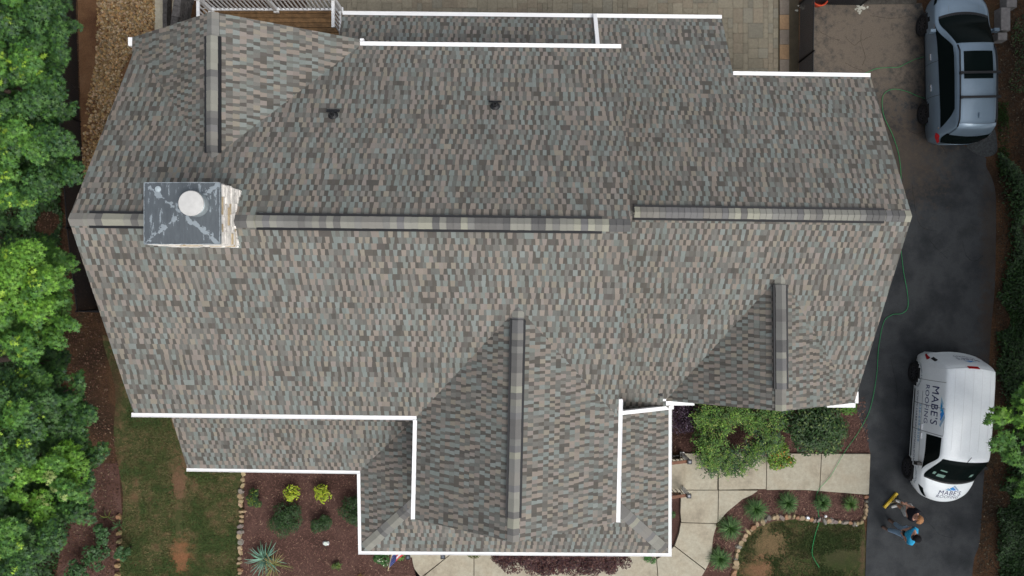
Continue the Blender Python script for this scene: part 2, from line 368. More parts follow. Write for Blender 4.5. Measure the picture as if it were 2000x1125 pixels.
chips('mulch_chips', [(1290, 770), (1690, 775), (1698, 884), (1290, 884)], 5000, 22, 'dark bark chips under the shrubs beside the driveway')
chips('mulch_chips', [(x, y) for x, y in walk_in[:-6]] + [(1440, 1120), (1440, 1085), (1450, 1052), (1478, 1030), (1510, 1012), (1560, 1008), (1620, 1016), (1690, 1016)], 5000, 23, 'bark chips in the curved bed between walkway and front lawn')
def tufts(name, poly, n, seed, cols, label, h=.05, bare=()):
    b = MB(); r = random.Random(seed)
    for x, y in scatter(poly, n, seed):
        q = W(x, y, .012); nz = mnoise.noise(Vector((q.x * 1.3, q.y * 1.3, seed))) + .55 * mnoise.noise(Vector((q.x * 4.3, q.y * 4.3, seed)))
        if nz < -.12 and r.random() < .8: continue
        if any(((x - cx_) / rx_) ** 2 + ((y - cy_) / ry_) ** 2 + .5 * nz < r.uniform(.5, 1.1) for cx_, cy_, rx_, ry_ in bare): continue
        base = cols[min(len(cols) - 1, max(0, int((nz + .5) * len(cols) + r.uniform(-.6, .6))))]; t = r.uniform(.6, 1.35); col = tuple(k * t for k in base)
        for k in range(3):
            a = r.uniform(0, 6.28); d = Vector((math.cos(a), math.sin(a), 0)); e = Vector((-d.y, d.x, 0)) * .009
            b.face([q - e, q + e, q + d * r.uniform(.02, .05) + Vector((0, 0, h * r.uniform(.5, 1.1)))], col)
    return tag(b.build(name, M['blade']), label, 'grass', kind='stuff')
tufts('grass', [(215, 700), (232, 800), (228, 880), (242, 960), (240, 1040), (235, 1140), (466, 1140), (468, 1000), (470, 920), (360, 915), (330, 810), (262, 800)], 26000, 31,
      [(.15, .12, .055), (.125, .115, .05), (.085, .105, .035), (.06, .095, .028)], 'patchy green and brown grass of the left side lawn', bare=((350, 940, 16, 40), (348, 1020, 8, 60), (354, 1090, 18, 36), (232, 760, 30, 110), (465, 960, 8, 50), (222, 900, 16, 60)))
tufts('grass', [(1445, 1140), (1446, 1085), (1458, 1055), (1480, 1036), (1512, 1022), (1560, 1018), (1620, 1026), (1685, 1026), (1686, 1140)], 11000, 32,
      [(.13, .10, .05), (.085, .08, .036), (.055, .072, .024), (.042, .066, .02)], 'small dark front lawn grass with dry patches beside the driveway', bare=((1505, 1062, 44, 36), (1485, 1112, 30, 22), (1640, 1095, 45, 25), (1684, 1090, 8, 60)))

# ------------------------------------------------------------------ roof shingles, tab by tab
EXPO = .143
TEETH = [(.170, .215, .212), (.185, .225, .225), (.245, .205, .175), (.235, .20, .185), (.20, .19, .175), (.155, .155, .148), (.165, .195, .185), (.225, .19, .165), (.24, .215, .17)]
GAPS = [(.100, .093, .083), (.088, .084, .078), (.118, .115, .106), (.130, .132, .125), (.105, .095, .090), (.128, .138, .132), (.098, .090, .080)]
srnd = random.Random(99); SHEETS = []
for _ in range(7):
    s = []; t = 0
    while t < .985:
        wd = srnd.uniform(.085, .13); s.append((True, wd, srnd.randrange(len(TEETH)))); t += wd
        wd = srnd.uniform(.065, .11); s.append((False, wd, srnd.randrange(len(GAPS)))); t += wd
    k = .985 / t; SHEETS.append([(a, q * k, c) for a, q, c in s])
def clip(poly, cp):
    """Sutherland-Hodgman, cp convex and counter-clockwise"""
    out = poly
    for i in range(len(cp)):
        a, c = cp[i], cp[(i + 1) % len(cp)]; inp = out; out = []
        if not inp: break
        ex, ey = c[0] - a[0], c[1] - a[1]
        sd_ = lambda p: ex * (p[1] - a[1]) - ey * (p[0] - a[0])
        for j in range(len(inp)):
            p, q = inp[j], inp[(j + 1) % len(inp)]; sp, sq = sd_(p), sd_(q)
            if sp >= 0: out.append(p)
            if (sp >= 0) != (sq >= 0):
                t = sp / (sp - sq); out.append((p[0] + (q[0] - p[0]) * t, p[1] + (q[1] - p[1]) * t))
    return out
def shingles(b, polys, O, U, seed=0):
    """polys: convex 3D polygons of one plane; O eave origin; U horizontal direction with the upslope to its left"""
    O = Vector(O); U = Vector(U).normalized(); p = [Vector(q) for q in polys[0]]
    n = (p[1] - p[0]).cross(p[2] - p[0]).normalized()
    if n.z < 0: n = -n
    Vd = n.cross(U).normalized()
    pp = []
    for po in polys:
        q = [((Vector(x) - O).dot(U), (Vector(x) - O).dot(Vd)) for x in po]
        ar = sum(q[i][0] * q[(i + 1) % len(q)][1] - q[(i + 1) % len(q)][0] * q[i][1] for i in range(len(q)))
        pp.append(q if ar > 0 else q[::-1])
    umin = min(x for q in pp for x, _ in q); umax = max(x for q in pp for x, _ in q)
    vmin = min(y for q in pp for _, y in q); vmax = max(y for q in pp for _, y in q)
    off = 0
    for row in range(math.floor(vmin / EXPO + 1e-4), math.ceil(vmax / EXPO)):
        blk = row // 3; rr = random.Random((seed * 7919 + row * 104729) & 0xffffff); rb = random.Random((seed * 31 + blk * 7001) & 0xffffff)
        off = rb.uniform(0, .985) + (row % 3) * rb.choice((.03, -.03, .02, -.02, .16, -.25)) + rr.uniform(-.06, .06)
        u = math.floor((umin - off) / .985) * .985 + off; k = 0
        v0, v1 = row * EXPO, (row + 1) * EXPO
        prev_sk = 0
        while u < umax:
            sh = SHEETS[random.Random((seed * 131 + blk * 17 + int(round((u - off) / .985)) * 977) & 0xffffff).randrange(len(SHEETS))]
            for tooth, wd, ci in sh:
                u2 = u + wd; sk = rr.uniform(-.006, .006) + (-.004 if tooth else .004)
                if u2 > umin - .05 and u < umax + .05:
                    pal = TEETH if tooth else GAPS
                    if rr.random() < .05: pal = TEETH if pal is GAPS else GAPS; ci %= len(pal)
                    c = pal[ci] if rr.random() < .22 else rr.choice(pal)
                    t = rr.uniform(.93, 1.07); gy = sum(c) / 3; c = tuple((gy * .985 + (x - gy) * .64) * t for x in c); c = (c[0] * .90, c[1] * .885, c[2] * .835)
                    hb = .009 if tooth else .006
                    quad = [(u - prev_sk, v0), (u2 + sk, v0), (u2 - sk, v1), (u + prev_sk, v1)]
                    for q in pp:
                        cl = clip(quad, q)
                        if len(cl) < 3: continue
                        b.face([O + U * x + Vd * y + n * (hb * (1 - (y - v0) / EXPO) + .004) for x, y in cl], c)
                        e = [pt for pt in cl if abs(pt[1] - v0) < 1e-6]
                        if len(e) == 2:
                            e.sort(); A = [O + U * x + Vd * y + n * h for (x, y), h in ((e[0], .002), (e[1], .002), (e[1], hb + .004), (e[0], hb + .004))]
                            b.face(A, (.075, .073, .07))
                prev_sk = -sk; u = u2
    return n
def slab(b, poly, n, th=.14, mi=1):
    """the deck below the shingles, its edge white fascia"""
    top = [Vector(p) for p in poly]; bot = [p - Vector((0, 0, th)) for p in top]; k = len(top)
    ar = sum(top[i].x * top[(i + 1) % k].y - top[(i + 1) % k].x * top[i].y for i in range(k))
    if ar < 0: top.reverse(); bot.reverse()
    b.face(top, (.05, .05, .05), 0); b.face(bot[::-1], (1, 1, 1), mi)
    for i in range(k): b.face([bot[i], bot[(i + 1) % k], top[(i + 1) % k], top[i]], (1, 1, 1), mi)
def rp(px, py, P0, n):
    """point where the sight line of a pixel meets the plane"""
    C = Vector((0, 0, HC)); d = W(px, py, 0) - C
    return C + d * ((P0 - C).dot(n) / d.dot(n))
def plane_n(U, pitch, side):
    """normal of a plane that contains horizontal U and drops towards side"""
    U = Vector(U).normalized(); s = Vector(side); s = (s - U * s.dot(U)).normalized(); dn = s - Vector((0, 0, pitch))
    n = U.cross(dn).normalized()
    return n if n.z > 0 else -n
house = thing('house', 'large house under grey, tan and blue-green shingle roofs with white gutters', 'house')
PM = .583
# main roof
RL, RR = W(134, 428, 7.84), W(1232, 440, 7.84); U = (RR - RL).normalized()
nF, nB = plane_n(U, PM, (0, -1, 0)), plane_n(U, PM, (0, 1, 0))
FL, FR0 = rp(261, 806, RL, nF), rp(811, 813, RL, nF)
eU = (FR0 - FL).normalized()
FR = rp(1206, 800, RL, nF); FR = FL + U * (FR - FL).dot(U)
FR1 = FL + U * (FR0 - FL).dot(U)
b = MB(); poly = [RL, FL, FR, RR]; shingles(b, [poly], FL, U, 1); slab(b, poly, nF)
BR = rp(1213, 95, RL, nB); BL = rp(703, 89, RL, nB); BL2 = BR - U * (BR - RL).dot(U); BL2 = BL2 + U * .0
BL = BR - U * (BR - BL).dot(U)
poly = [RR, BR, BL2, RL]; shingles(b, [poly], BR, -U, 2); slab(b, poly, nB)
b.build('main_roof', [M['shingle'], M['white']], house)
# rear gable on the left
ze = BL.z
gb = rp(417, 310, RL, nB); zg = gb.z
gR1, gR0 = W(704, 77, ze), BL
gL1, gL0 = W(259, 73, ze), Vector((W(259, 73, ze).x, BL2.y, ze))
gL0.y = BL.y; 
gA = W(414, 23, zg); gb = Vector((gA.x, gb.y - .15, zg)); gR1 = Vector((gR0.x, gR1.y, ze)); gL0.x = gL1.x
b = MB(); V = Vector((0, 1, 0))
poly = [gA, gb, gL0 - V * .25, gL1]; shingles(b, [poly], gL1, -V, 3); slab(b, poly, None)
poly = [gb, gA, gR1, gR0 - V * .25]; shingles(b, [poly], gR0, V, 4); slab(b, poly, None)
b.build('rear_gable_roof', [M['shingle'], M['white']], house)
# front gable
cb = rp(1012, 600, RL, nF); zc = cb.z; zE = FL.z
cA = W(1002, 1059, zc); cL1 = W(811, 1014, zE); cR1 = W(1203, 1020, zE); cB = cA + (cb - cA) * 1.04
gd = (cA - cB).normalized(); wl = (FR1 - cL1).length; 
cL0 = cL1 - gd * (wl + .05); cR0 = cR1 - gd * ((cR1 - W(1205, 784, zE)).length + .05)
b = MB()
poly = [cA, cL1, cL0, cB]; shingles(b, [poly], cL1, gd, 5) if False else None
poly = [cB, cL0, cL1, cA]; shingles(b, [poly], cL0, gd, 5); slab(b, poly, None)
poly = [cA, cR1, cR0, cB]; shingles(b, [poly], cR1, -gd, 6); slab(b, poly, None)
b.build('front_gable_roof', [M['shingle'], M['white']], house)
# garage roof
PG = .56
GL, GR = W(1180, 413.5, 6.1), W(1773, 422, 6.1); GU = (GR - GL).normalized()
hF, hB = plane_n(GU, PG, (0, -1, 0)), plane_n(GU, PG, (0, 1, 0))
g1, g2, g3, g4, g5 = rp(1700, 151, GL, hB), rp(1432, 147, GL, hB), rp(1413, 37, GL, hB), rp(669, 29, GL, hB), rp(672, 130, GL, hB)
GR.x = (GR.x + g1.x) / 2
b = MB()
g2i = g2 + (GL - GR).normalized() * 0
pA = [GR, g1, g2, GL]; 
m1 = rp(1180, 147, GL, hB)
def onB(x, y): 
    p0 = Vector((x, y, 0)); t = (GL - p0).dot(hB) / hB.z; return Vector((x, y, t))
g3b = onB(g2.x, g2.y); 
xw = .3
polyA = [onB(GR.x, GR.y), onB(g1.x, g1.y), onB(g2.x, g2.y), onB(g2.x, GR.y)]
polyB = [onB(g2.x, GR.y), onB(g2.x, g2.y), onB(g2.x, g3.y), onB(xw, g3.y + (xw - g3.x) * -.005), onB(xw, GL.y)]
yW = 5.15
polyC = [onB(xw, yW), onB(xw, g3.y - (xw - g3.x) * .005), onB(g4.x, g4.y), onB(g4.x, yW)]
shingles(b, [polyA, polyB, polyC], g3, -GU, 7)
slab(b, [polyA[0], polyA[1], polyA[2], polyB[2], polyC[2], polyC[3], polyC[0], polyB[4]], None)
h1 = rp(1669, 784, GL, hF)
def onF(x, y):
    p0 = Vector((x, y, 0)); t = (GL - p0).dot(hF) / hF.z; return Vector((x, y, t))
yE = rp(1250, 800, GL, hF).y
kx = W(1304, 783, 3.25).x; yK = W(1304, 779, 3.25).y; FRG = onF(h1.x, yE)
polyD = [onF(2.0, GL.y), onF(2.0, yE), onF(kx, yE), onF(kx, GL.y)]; polyE = [onF(kx, GL.y), onF(kx, yK), onF(h1.x, yK), onF(GR.x, GR.y)]
FRG = onF(h1.x, yK)
shingles(b, [polyD, polyE], polyD[1], GU, 8); slab(b, [polyD[0], polyD[1], polyD[2], polyE[1], polyE[2], polyE[3]], None)
b.build('garage_roof', [M['shingle'], M['white']], house)
# garage front gable
kb = rp(1525, 536, GL, hF); zk = kb.z
kA = W(1527, 803, zk); kB = kA + (kb - kA) * 1.03; kd = (kA - kB).normalized()
kL = W(1304, 783, FRG.z); kR = W(1668, 787, FRG.z)
kL0 = kL - kd * 2.2; kR0 = kR - kd * 2.6
kL0.z = kR0.z = FRG.z
b = MB()
# left slope runs back until it dives under the main slope; same at the right
poly = [kB, kL0, kL, kA]; shingles(b, [poly], kL, kd, 9); slab(b, poly, None)
poly = [kA, kR, kR0 , kB]; poly2 = [kA, kR, kR - kd * .3, kB]; shingles(b, [poly2], kR, -kd, 10); slab(b, poly2, None)
b.build('garage_gable_roof', [M['shingle'], M['white']], house)
# porch roof
zp = 3.2; D = 2.05
p0 = W(366, 914, zp); p1 = W(704, 919, zp); p2 = W(706.5, 1076, zp); p3 = W(1305, 1080, zp); p4 = W(1305.5, 796, zp)
up = Vector((0, 0, D * PM))
def inset(p, dx, dy): return p + Vector((dx * D, dy * D, 0)) + up
q0 = inset(p0, 0, 1); q1 = inset(p1, 1, 1); q2 = inset(p2, 1, 1); q3 = inset(p3, -1, 1); q4 = inset(p4, -1, 0)
b = MB()
for poly, U_, sd_ in (([p0, p1, q1, q0], p1 - p0, 11), ([p1, p2, q2, q1], p2 - p1, 12), ([p2, p3, q3, q2], p3 - p2, 13), ([p3, p4, q4, q3], p4 - p3, 14)):
    # square to its own eave so every polygon is planar
    Uu = U_.normalized(); n_ = plane_n(Uu, PM, Uu.cross(Vector((0, 0, 1))))
    pl = [poly[0], poly[1]] + [Vector((q.x, q.y, (poly[0] - Vector((q.x, q.y, 0))).dot(n_) / n_.z)) for q in poly[2:]]
    shingles(b, [pl], poly[0], Uu, sd_); slab(b, pl, None)
b.build('porch_roof', [M['shingle'], M['white']], house)

# hip and ridge caps
CAP = [(.165, .165, .155), (.21, .21, .185), (.125, .123, .118), (.105, .105, .103), (.25, .25, .205), (.175, .17, .155), (.14, .14, .14), (.20, .20, .175)]
def ridge_cap(p0, p1, sides, half=.15, lift=.012, band=.143, seed=0, bl=None):
    """sides: drop per metre on both flanks; overlapping cap shingles along a ridge or hip"""
    r = random.Random(seed + 500); b = bl or MB(); p0, p1 = Vector(p0), Vector(p1); d = p1 - p0; L = d.length; d.normalize()
    x = d.cross(Vector((0, 0, 1))).normalized(); up_ = x.cross(d); k = int(round(L / band)); 
    prev = None
    for i in range(k):
        a0, a1 = p0 + d * (L * i / k), p0 + d * (L * (i + 1) / k); c = r.choice(CAP) if r.random() < .75 or prev is None else prev; prev = c
        t = r.uniform(.93, 1.06); c = tuple(q * t for q in c); e = half * r.uniform(.98, 1.02)
        for s in (-1, 1):
            A = a0 + up_ * (lift + .010); B = a1 + up_ * lift
            A2 = a0 + x * s * e - Vector((0, 0, sides * e)) + up_ * (lift + .010); B2 = a1 + x * s * e - Vector((0, 0, sides * e)) + up_ * lift
            f = [A, B, B2, A2]; b.face(f if s > 0 else f[::-1], c)
            g = [A2, B2, B2 - up_ * .02, A2 - up_ * .02]; b.face(g, (.05, .05, .05))
        T = [a0 + x * -e - Vector((0, 0, sides * e)), a0, a0 + x * e - Vector((0, 0, sides * e))]
        b.face([T[0] + up_ * (lift - .01), T[1] + up_ * (lift - .01), T[1] + up_ * (lift + .010), T[0] + up_ * (lift + .010)], (.06, .06, .06))
        b.face([T[1] + up_ * (lift - .01), T[2] + up_ * (lift - .01), T[2] + up_ * (lift + .010), T[1] + up_ * (lift + .010)], (.06, .06, .06))
    return b
def ridge(p0, p1, v0, v1, sides, seed):
    """plain caps over the whole ridge, then the raised vent between the fractions v0..v1"""
    b = ridge_cap(p0, p1, sides, .130, .014, seed=seed); b.build('ridge_cap', M['shingle'], house)
    a, c = p0 + (p1 - p0) * v0, p0 + (p1 - p0) * v1; d = (c - a).normalized(); x = d.cross(Vector((0, 0, 1))).normalized()
    v = MB()
    for s in (-1, 1):       # the open plastic edge of the vent under the caps
        o = x * s * .142 - Vector((0, 0, sides * .142)) + Vector((0, 0, .035)); v.bar(a + o, c + o, .06, .05)
    pv = v.build('ridge_vent', M['black'], house)
    w_ = ridge_cap(a, c, sides, .122, .062, seed=seed + 3); w_.build('vent_cap', M['shingle'], pv)
def fr(p0, p1, x, ax):   # fraction of a pixel coordinate along a ridge of constant height
    q0 = p0.x if ax == 0 else p0.y; q1 = p1.x if ax == 0 else p1.y; k = (HC - p0.z) / F
    v = (x - CX) * k if ax == 0 else (CY - x) * k
    return (v - q0) / (q1 - q0)
ridge(RL, RR, fr(RL, RR, 173, 0), fr(RL, RR, 300, 0), PM, 1)
a = fr(RL, RR, 500, 0); c = fr(RL, RR, 1176, 0)
v = MB(); A_, C_ = RL + (RR - RL) * a, RL + (RR - RL) * c
for s in (-1, 1):
    o = Vector((0, s * .142, -PM * .142 + .035)); v.bar(A_ + o, C_ + o, .06, .05)
pv = v.build('ridge_vent', M['black'], house); ridge_cap(A_, C_, PM, .122, .062, seed=12).build('vent_cap', M['shingle'], pv)
G0 = Vector((W(1236, 414, 6.1).x, GL.y + (W(1236, 414, 6.1).x - GL.x) * GU.y / GU.x, 6.1))
ridge(G0, GR, .005, fr(G0, GR, 1728, 0), PG, 2)
ridge(gA, gb, fr(gA, gb, 70, 1), fr(gA, gb, 298, 1), .6, 3)
ridge(cA, cB, fr(cA, cB, 1012, 1), fr(cA, cB, 625, 1), PM, 4)
ridge(kA, kB, fr(kA, kB, 760, 1), fr(kA, kB, 556, 1), .6, 5)
ridge_cap(p2 + (q2 - p2) * .055, q2, .36, .15, .016, seed=6).build('hip_cap', M['shingle'], house)
ridge_cap(p3 + (q3 - p3) * .055, q3, .36, .15, .016, seed=7).build('hip_cap', M['shingle'], house)

# gutters
def gutter(a, c, out, wd=.10, name='gutter'):
    a, c, out = Vector(a), Vector(c), Vector(out).normalized()
    b = MB(); o = out * (wd / 2 + .002) - Vector((0, 0, .055)); b.bar(a + o, c + o, wd, .12)
    d = (c - a).normalized()
    lip = out * (wd - .006) + Vector((0, 0, .008)); b.bar(a + lip, c + lip, .012, .02)
    L = (c - a).length; n = int(L / .6)
    for i in range(1, n): b.bar(a + d * (L * i / n) + out * .02 + Vector((0, 0, .007)), a + d * (L * i / n) + out * (wd - .01) + Vector((0, 0, .007)), .02, .004)
    return b.build(name, M['white'], house)
gutter(FL - U * .05, FR1 + U * .03, (0, -1, 0)); gutter(Vector((cL0.x + gd.x * .17, FR1.y - .105, zE)), cL1, (-1, 0, 0)); gutter(cR0, cR1, (1, 0, 0))
gutter(BL + V * 0, BR, (0, 1, 0)); gutter(gL0, gL1, (-1, 0, 0)); gutter(gR0 + V * .12, gR1 + V * .02, (1, 0, 0), .088)
gutter(onB(g1.x, g1.y), onB(g2.x, g2.y), (0, 1, 0)); gutter(polyB[2], polyC[2], (0, 1, 0))
gutter(p0 - (p1 - p0).normalized() * .02, p1, (0, -1, 0), .088); gutter(p1 - V * .095, p2 + V * .004, (-1, 0, 0), .088)
gutter(p2 - Vector((.09, 0, 0)), p3 + Vector((.09, 0, 0)), (0, -1, 0), .088); gutter(p3 + V * .004, p4, (1, 0, 0), .088)
b = MB(); b.bar(p4 + Vector((.09, .02, .02)), q4 + Vector((0, .02, .02)), .10, .14); b.build('rake_board', M['white'], house)
for (A, B) in ((kL, 1), (kR, -1)):   # eave returns under the garage gable
    b = MB(); b.box(A + Vector((B * .33, -.065, -.05)), (.74, .11, .09)); b.box(A + Vector((-B * .08, .14, -.055)), (.08, .30, .09)); b.build('eave_return', M['white'], house)
b = MB(); a0 = W(1168, 92, 3.72); a1 = W(1162, 31, 3.06)
b.bar(a0 + Vector((0, -.6, .33)), a1 + Vector((0, .02, 0)), .10, .09); b.tube([a1, a1 - Vector((0, -.02, .25))], .05, 8)
b.build('downspout', M['white'], house)
b = MB(); b.box(cR1 + Vector((-.10, .03, .02)), (.12, .10, .03), top=.3); b.build('end_flashing', M['white'], house)

# walls
def pent(b, x0, x1, y0, y1, yr, ze_, zr_, axis=0):
    """gabled block; the ridge runs along axis"""
    if axis == 0: pr = [(y0, 0), (y1, 0), (y1, ze_), (yr, zr_), (y0, ze_)]; f = lambda a, t: (a, t[0], t[1])
    else: pr = [(x0, 0), (x1, 0), (x1, ze_), (yr, zr_), (x0, ze_)]; f = lambda a, t: (t[0], a, t[1])
    a0, a1 = (x0, x1) if axis == 0 else (y0, y1)
    vs = [f(a0, t) for t in pr] + [f(a1, t) for t in pr]
    b.mesh(vs, [tuple(range(5)), tuple(range(5, 10))[::-1]] + [(i, (i + 1) % 5, (i + 1) % 5 + 5, i + 5) for i in range(5)])
b = MB()
pent(b, RL.x + .3, 2.05, -2.75, 5.1, 1.2, 5.35, 7.5)
pent(b, RL.x + .35, BL.x - .35, 3, gA.y - .35, gA.x, ze - .12, zg - .35, 1)
pent(b, -2.0, 2.03, cA.y + .35, -2, .03, zE - .1, zc - .35, 1)
pent(b, 2.0, GR.x - .35, yE + .35, g1.y - .35, 1.45, 3.35, 5.75)
pent(b, kL.x + .3, kR.x - .3, kA.y + .35, 0, kA.x, FRG.z - .1, zk - .35, 1)
b.box(((g4.x + g3.x) / 2, 6.0, 1.35), (g3.x - g4.x - .6, 1.9, 2.7))
b.build('wall', M['siding'], house)
def window(x, y, z, ww, hh, ny):
    """a window on a wall that faces along y (ny = -1 front, 1 rear)"""
    f = MB()
    for dx in (-ww / 2, ww / 2): f.box((x + dx, y + ny * .02, z), (.08, .05, hh + .08))
    for dz in (-hh / 2, 0, hh / 2): f.box((x, y + ny * .018, z + dz), (ww, .045, .07))
    fo = f.build('window', M['whitewood'], house); g = MB(); g.box((x, y + ny * .005, z), (ww - .05, .02, hh - .05)); g.build('pane', M['glass'], fo)
for x in (-7.2, -5.2, -3.4): window(x, -2.76, 1.6, 1.0, 1.5, -1)
for x in (-.9, .9): window(x, cA.y + .34, 1.6, 1.0, 1.5, -1); window(x, cA.y + .34, 4.3, .9, 1.2, -1)
for x in (5.2, 7.4): window(x, yE + .34, 1.5, .9, 1.3, -1)
for x in (-7.4, -5.2): window(x, gA.y - .34, 1.7, 1.1, 1.5, 1)
dr = MB(); dr.box((3.0 - 5.5, -2.78, 1.35), (.95, .05, 2.05), (.09, .03, .02)); do = dr.build('door', M['plain'], house)
dk = MB(); dk.lathe((-2.15, -2.83, 1.3), [(.02, -.02), (.035, .0), (.02, .03)], 10); dk.build('handle', M['chrome'], do)
# porch floor, columns
b = MB(); zf = .42
b.prism([(p0.x + .3, p0.y + .35), (p1.x + .3, p1.y + .35), (p2.x + .3, p2.y + .35), (p3.x - .3, p3.y + .35), (p3.x - .3, p4.y + .2), (2, p4.y + .2), (2, -5.2), (-2, -5.2), (-2, -2.7), (p0.x + .3, -2.7)], 0, zf)
b.build('porch_floor', concrete, house)
for (x, y) in ((p0.x + .45, p0.y + .45), (-6.3, p0.y + .45), (p2.x + .45, p2.y + .45), (-1.4, p2.y + .45), (1.4, p2.y + .45), (p3.x - .45, p2.y + .45), (p3.x - .45, -4.1)):
    b = MB(); b.box((x, y, 1.7), (.2, .2, 2.6)); b.box((x, y, .5), (.28, .28, .18)); b.box((x, y, 2.95), (.28, .28, .12)); b.build('column', M['whitewood'], house)
# steps and their railings
b = MB()
s0 = W(1306, 905, .25); s1 = W(1325, 950, .25)
b.box(((s0.x + s1.x) / 2 - .1, (W(0, 894, .1).y + W(0, 954, .1).y) / 2, .21), (.62, 1.0, .42)); b.box((W(1333, 0, .12).x - .1, (W(0, 894, .1).y + W(0, 954, .1).y) / 2, .13), (.32, 1.0, .26))
b.build('porch_step', concrete, house); b = MB(); b.box(((W(806, 0).x + W(862, 0).x) / 2, W(0, 1076).y + .1, .13), (1.0, .4, .26))
b.build('porch_step', concrete, house)
lampglass = mat('lamp_cap_glass', (.10, .115, .14), .2, coat=.3)
def cap_post(px, py, h, zb=.1, rail_to=None):
    """white railing post with a black cap light; (px, py) is the cap in the photo"""
    z = zb + h; q = W(px, py, z); f = MB(); f.box((q.x, q.y, zb + h / 2 - .02), (.085, .085, h - .04)); f.box((q.x, q.y, zb + .03), (.13, .13, .06))
    po = f.build('railing_post', M['whitewood'], house)
    g = MB(); g.box((q.x, q.y, z), (.135, .135, .05)); c = g.build('post_cap', M['black'], po)
    g = MB(); g.box((q.x, q.y, z + .03), (.085, .085, .02), top=.8); g.build('cap_lens', lampglass, po)
    return q
c1 = cap_post(1347, 902, 1.0); c2 = cap_post(1345.5, 968.5, 1.0); c3 = cap_post(797, 1088, 1.0); c4 = cap_post(865, 1087, 1.0)
wood = mat('brown_rail', (.16, .075, .045), .7, ns=(12, .7, 1.2))
def step_rail(q, dx, dy, L):
    e = Vector((q.x + dx * L, q.y + dy * L, q.z)); g = MB(); g.bar((q.x, q.y, q.z - .08), (e.x, e.y, e.z + .22), .09, .04)
    ro = g.build('step_railing', wood, house); g = MB()
    g.bar((q.x, q.y, q.z - .85), (e.x, e.y, e.z - .55), .03, .03)
    for i in range(1, 8):
        t = i / 8; x = q.x + dx * L * t; y = q.y + dy * L * t; g.bar((x, y, q.z - .85 + .3 * t), (x, y, q.z - .1 + .3 * t), .018, .018, up=(0, 1, 0))
    g.build('baluster', M['blackmetal'], ro)
step_rail(c1, -1, -.03, .95); step_rail(c2, -1, -.03, .95); step_rail(c3, 0, 1, .7); step_rail(c4, 0, 1, .7)

# pipe boots on the rear slope
for px, py, tall in ((651, 226, .06), (967, 208, .16)):
    q = rp(px, py, RL, nB); b = MB(); Q = nB.to_track_quat('Z', 'Y').to_matrix()
    b.box(q + Vector((0, .10, .01)) + nB * .012, (.29, .07 if px < 800 else .035, .02), rot=Q)
    b.lathe(q + nB * .01, [(.115, 0), (.105, .02), (.06, .07), (.045, .09)], 20, ax=Q)
    b.lathe(q, [(.042, 0), (.042, tall + .12), (.03, tall + .12), (.03, tall + .06)], 16); b.build('pipe_vent', M['black'], house)
q = rp(1291, 770, GL, hF); b = MB(); b.box(q + hF * .02, (.07, .08, .04)); b.box(q + hF * .012 + Vector((-.03, 0, 0)), (.10, .04, .02)); b.build('roof_clip', M['black'], house)

# chimney
czt = 8.6
a = W(282, 357, czt); c = W(429, 476.5, czt)
chs = M['stone']; b = MB(); r = random.Random(8)
x0, x1, y0, y1 = a.x + .06, c.x - .06, c.y + .04, a.y - .04
core = MB(); b.box(((x0 + x1) / 2, (y0 + y1) / 2, 7.55), (x1 - x0 - .06, y1 - y0 - .06, 2.0), (.42, .40, .37))
z = 6.6
while z < czt - .06:    # ledgestone courses
    hh = r.uniform(.055, .10)
    for (ax_, fixed, lo, hi) in ((0, y0, x0, x1), (0, y1, x0, x1), (1, x0, y0, y1), (1, x1, y0, y1)):
        t = lo - .02
        while t < hi:
            l = r.uniform(.12, .38); l = min(l, hi + .03 - t); k = r.uniform(.8, 1.1); dpt = r.uniform(.07, .12)
            col = (.74 * k, .715 * k, .67 * k) if r.random() < .85 else (.50 * k, .40 * k, .26 * k)
            cc = (t + l / 2, fixed, z + hh / 2) if ax_ == 0 else (fixed, t + l / 2, z + hh / 2)
            b.box(cc, (l - .008, dpt, hh - .008) if ax_ == 0 else (dpt, l - .008, hh - .008), col)
            t += l
    z += hh
cho = b.build('chimney', M['stone'], house)
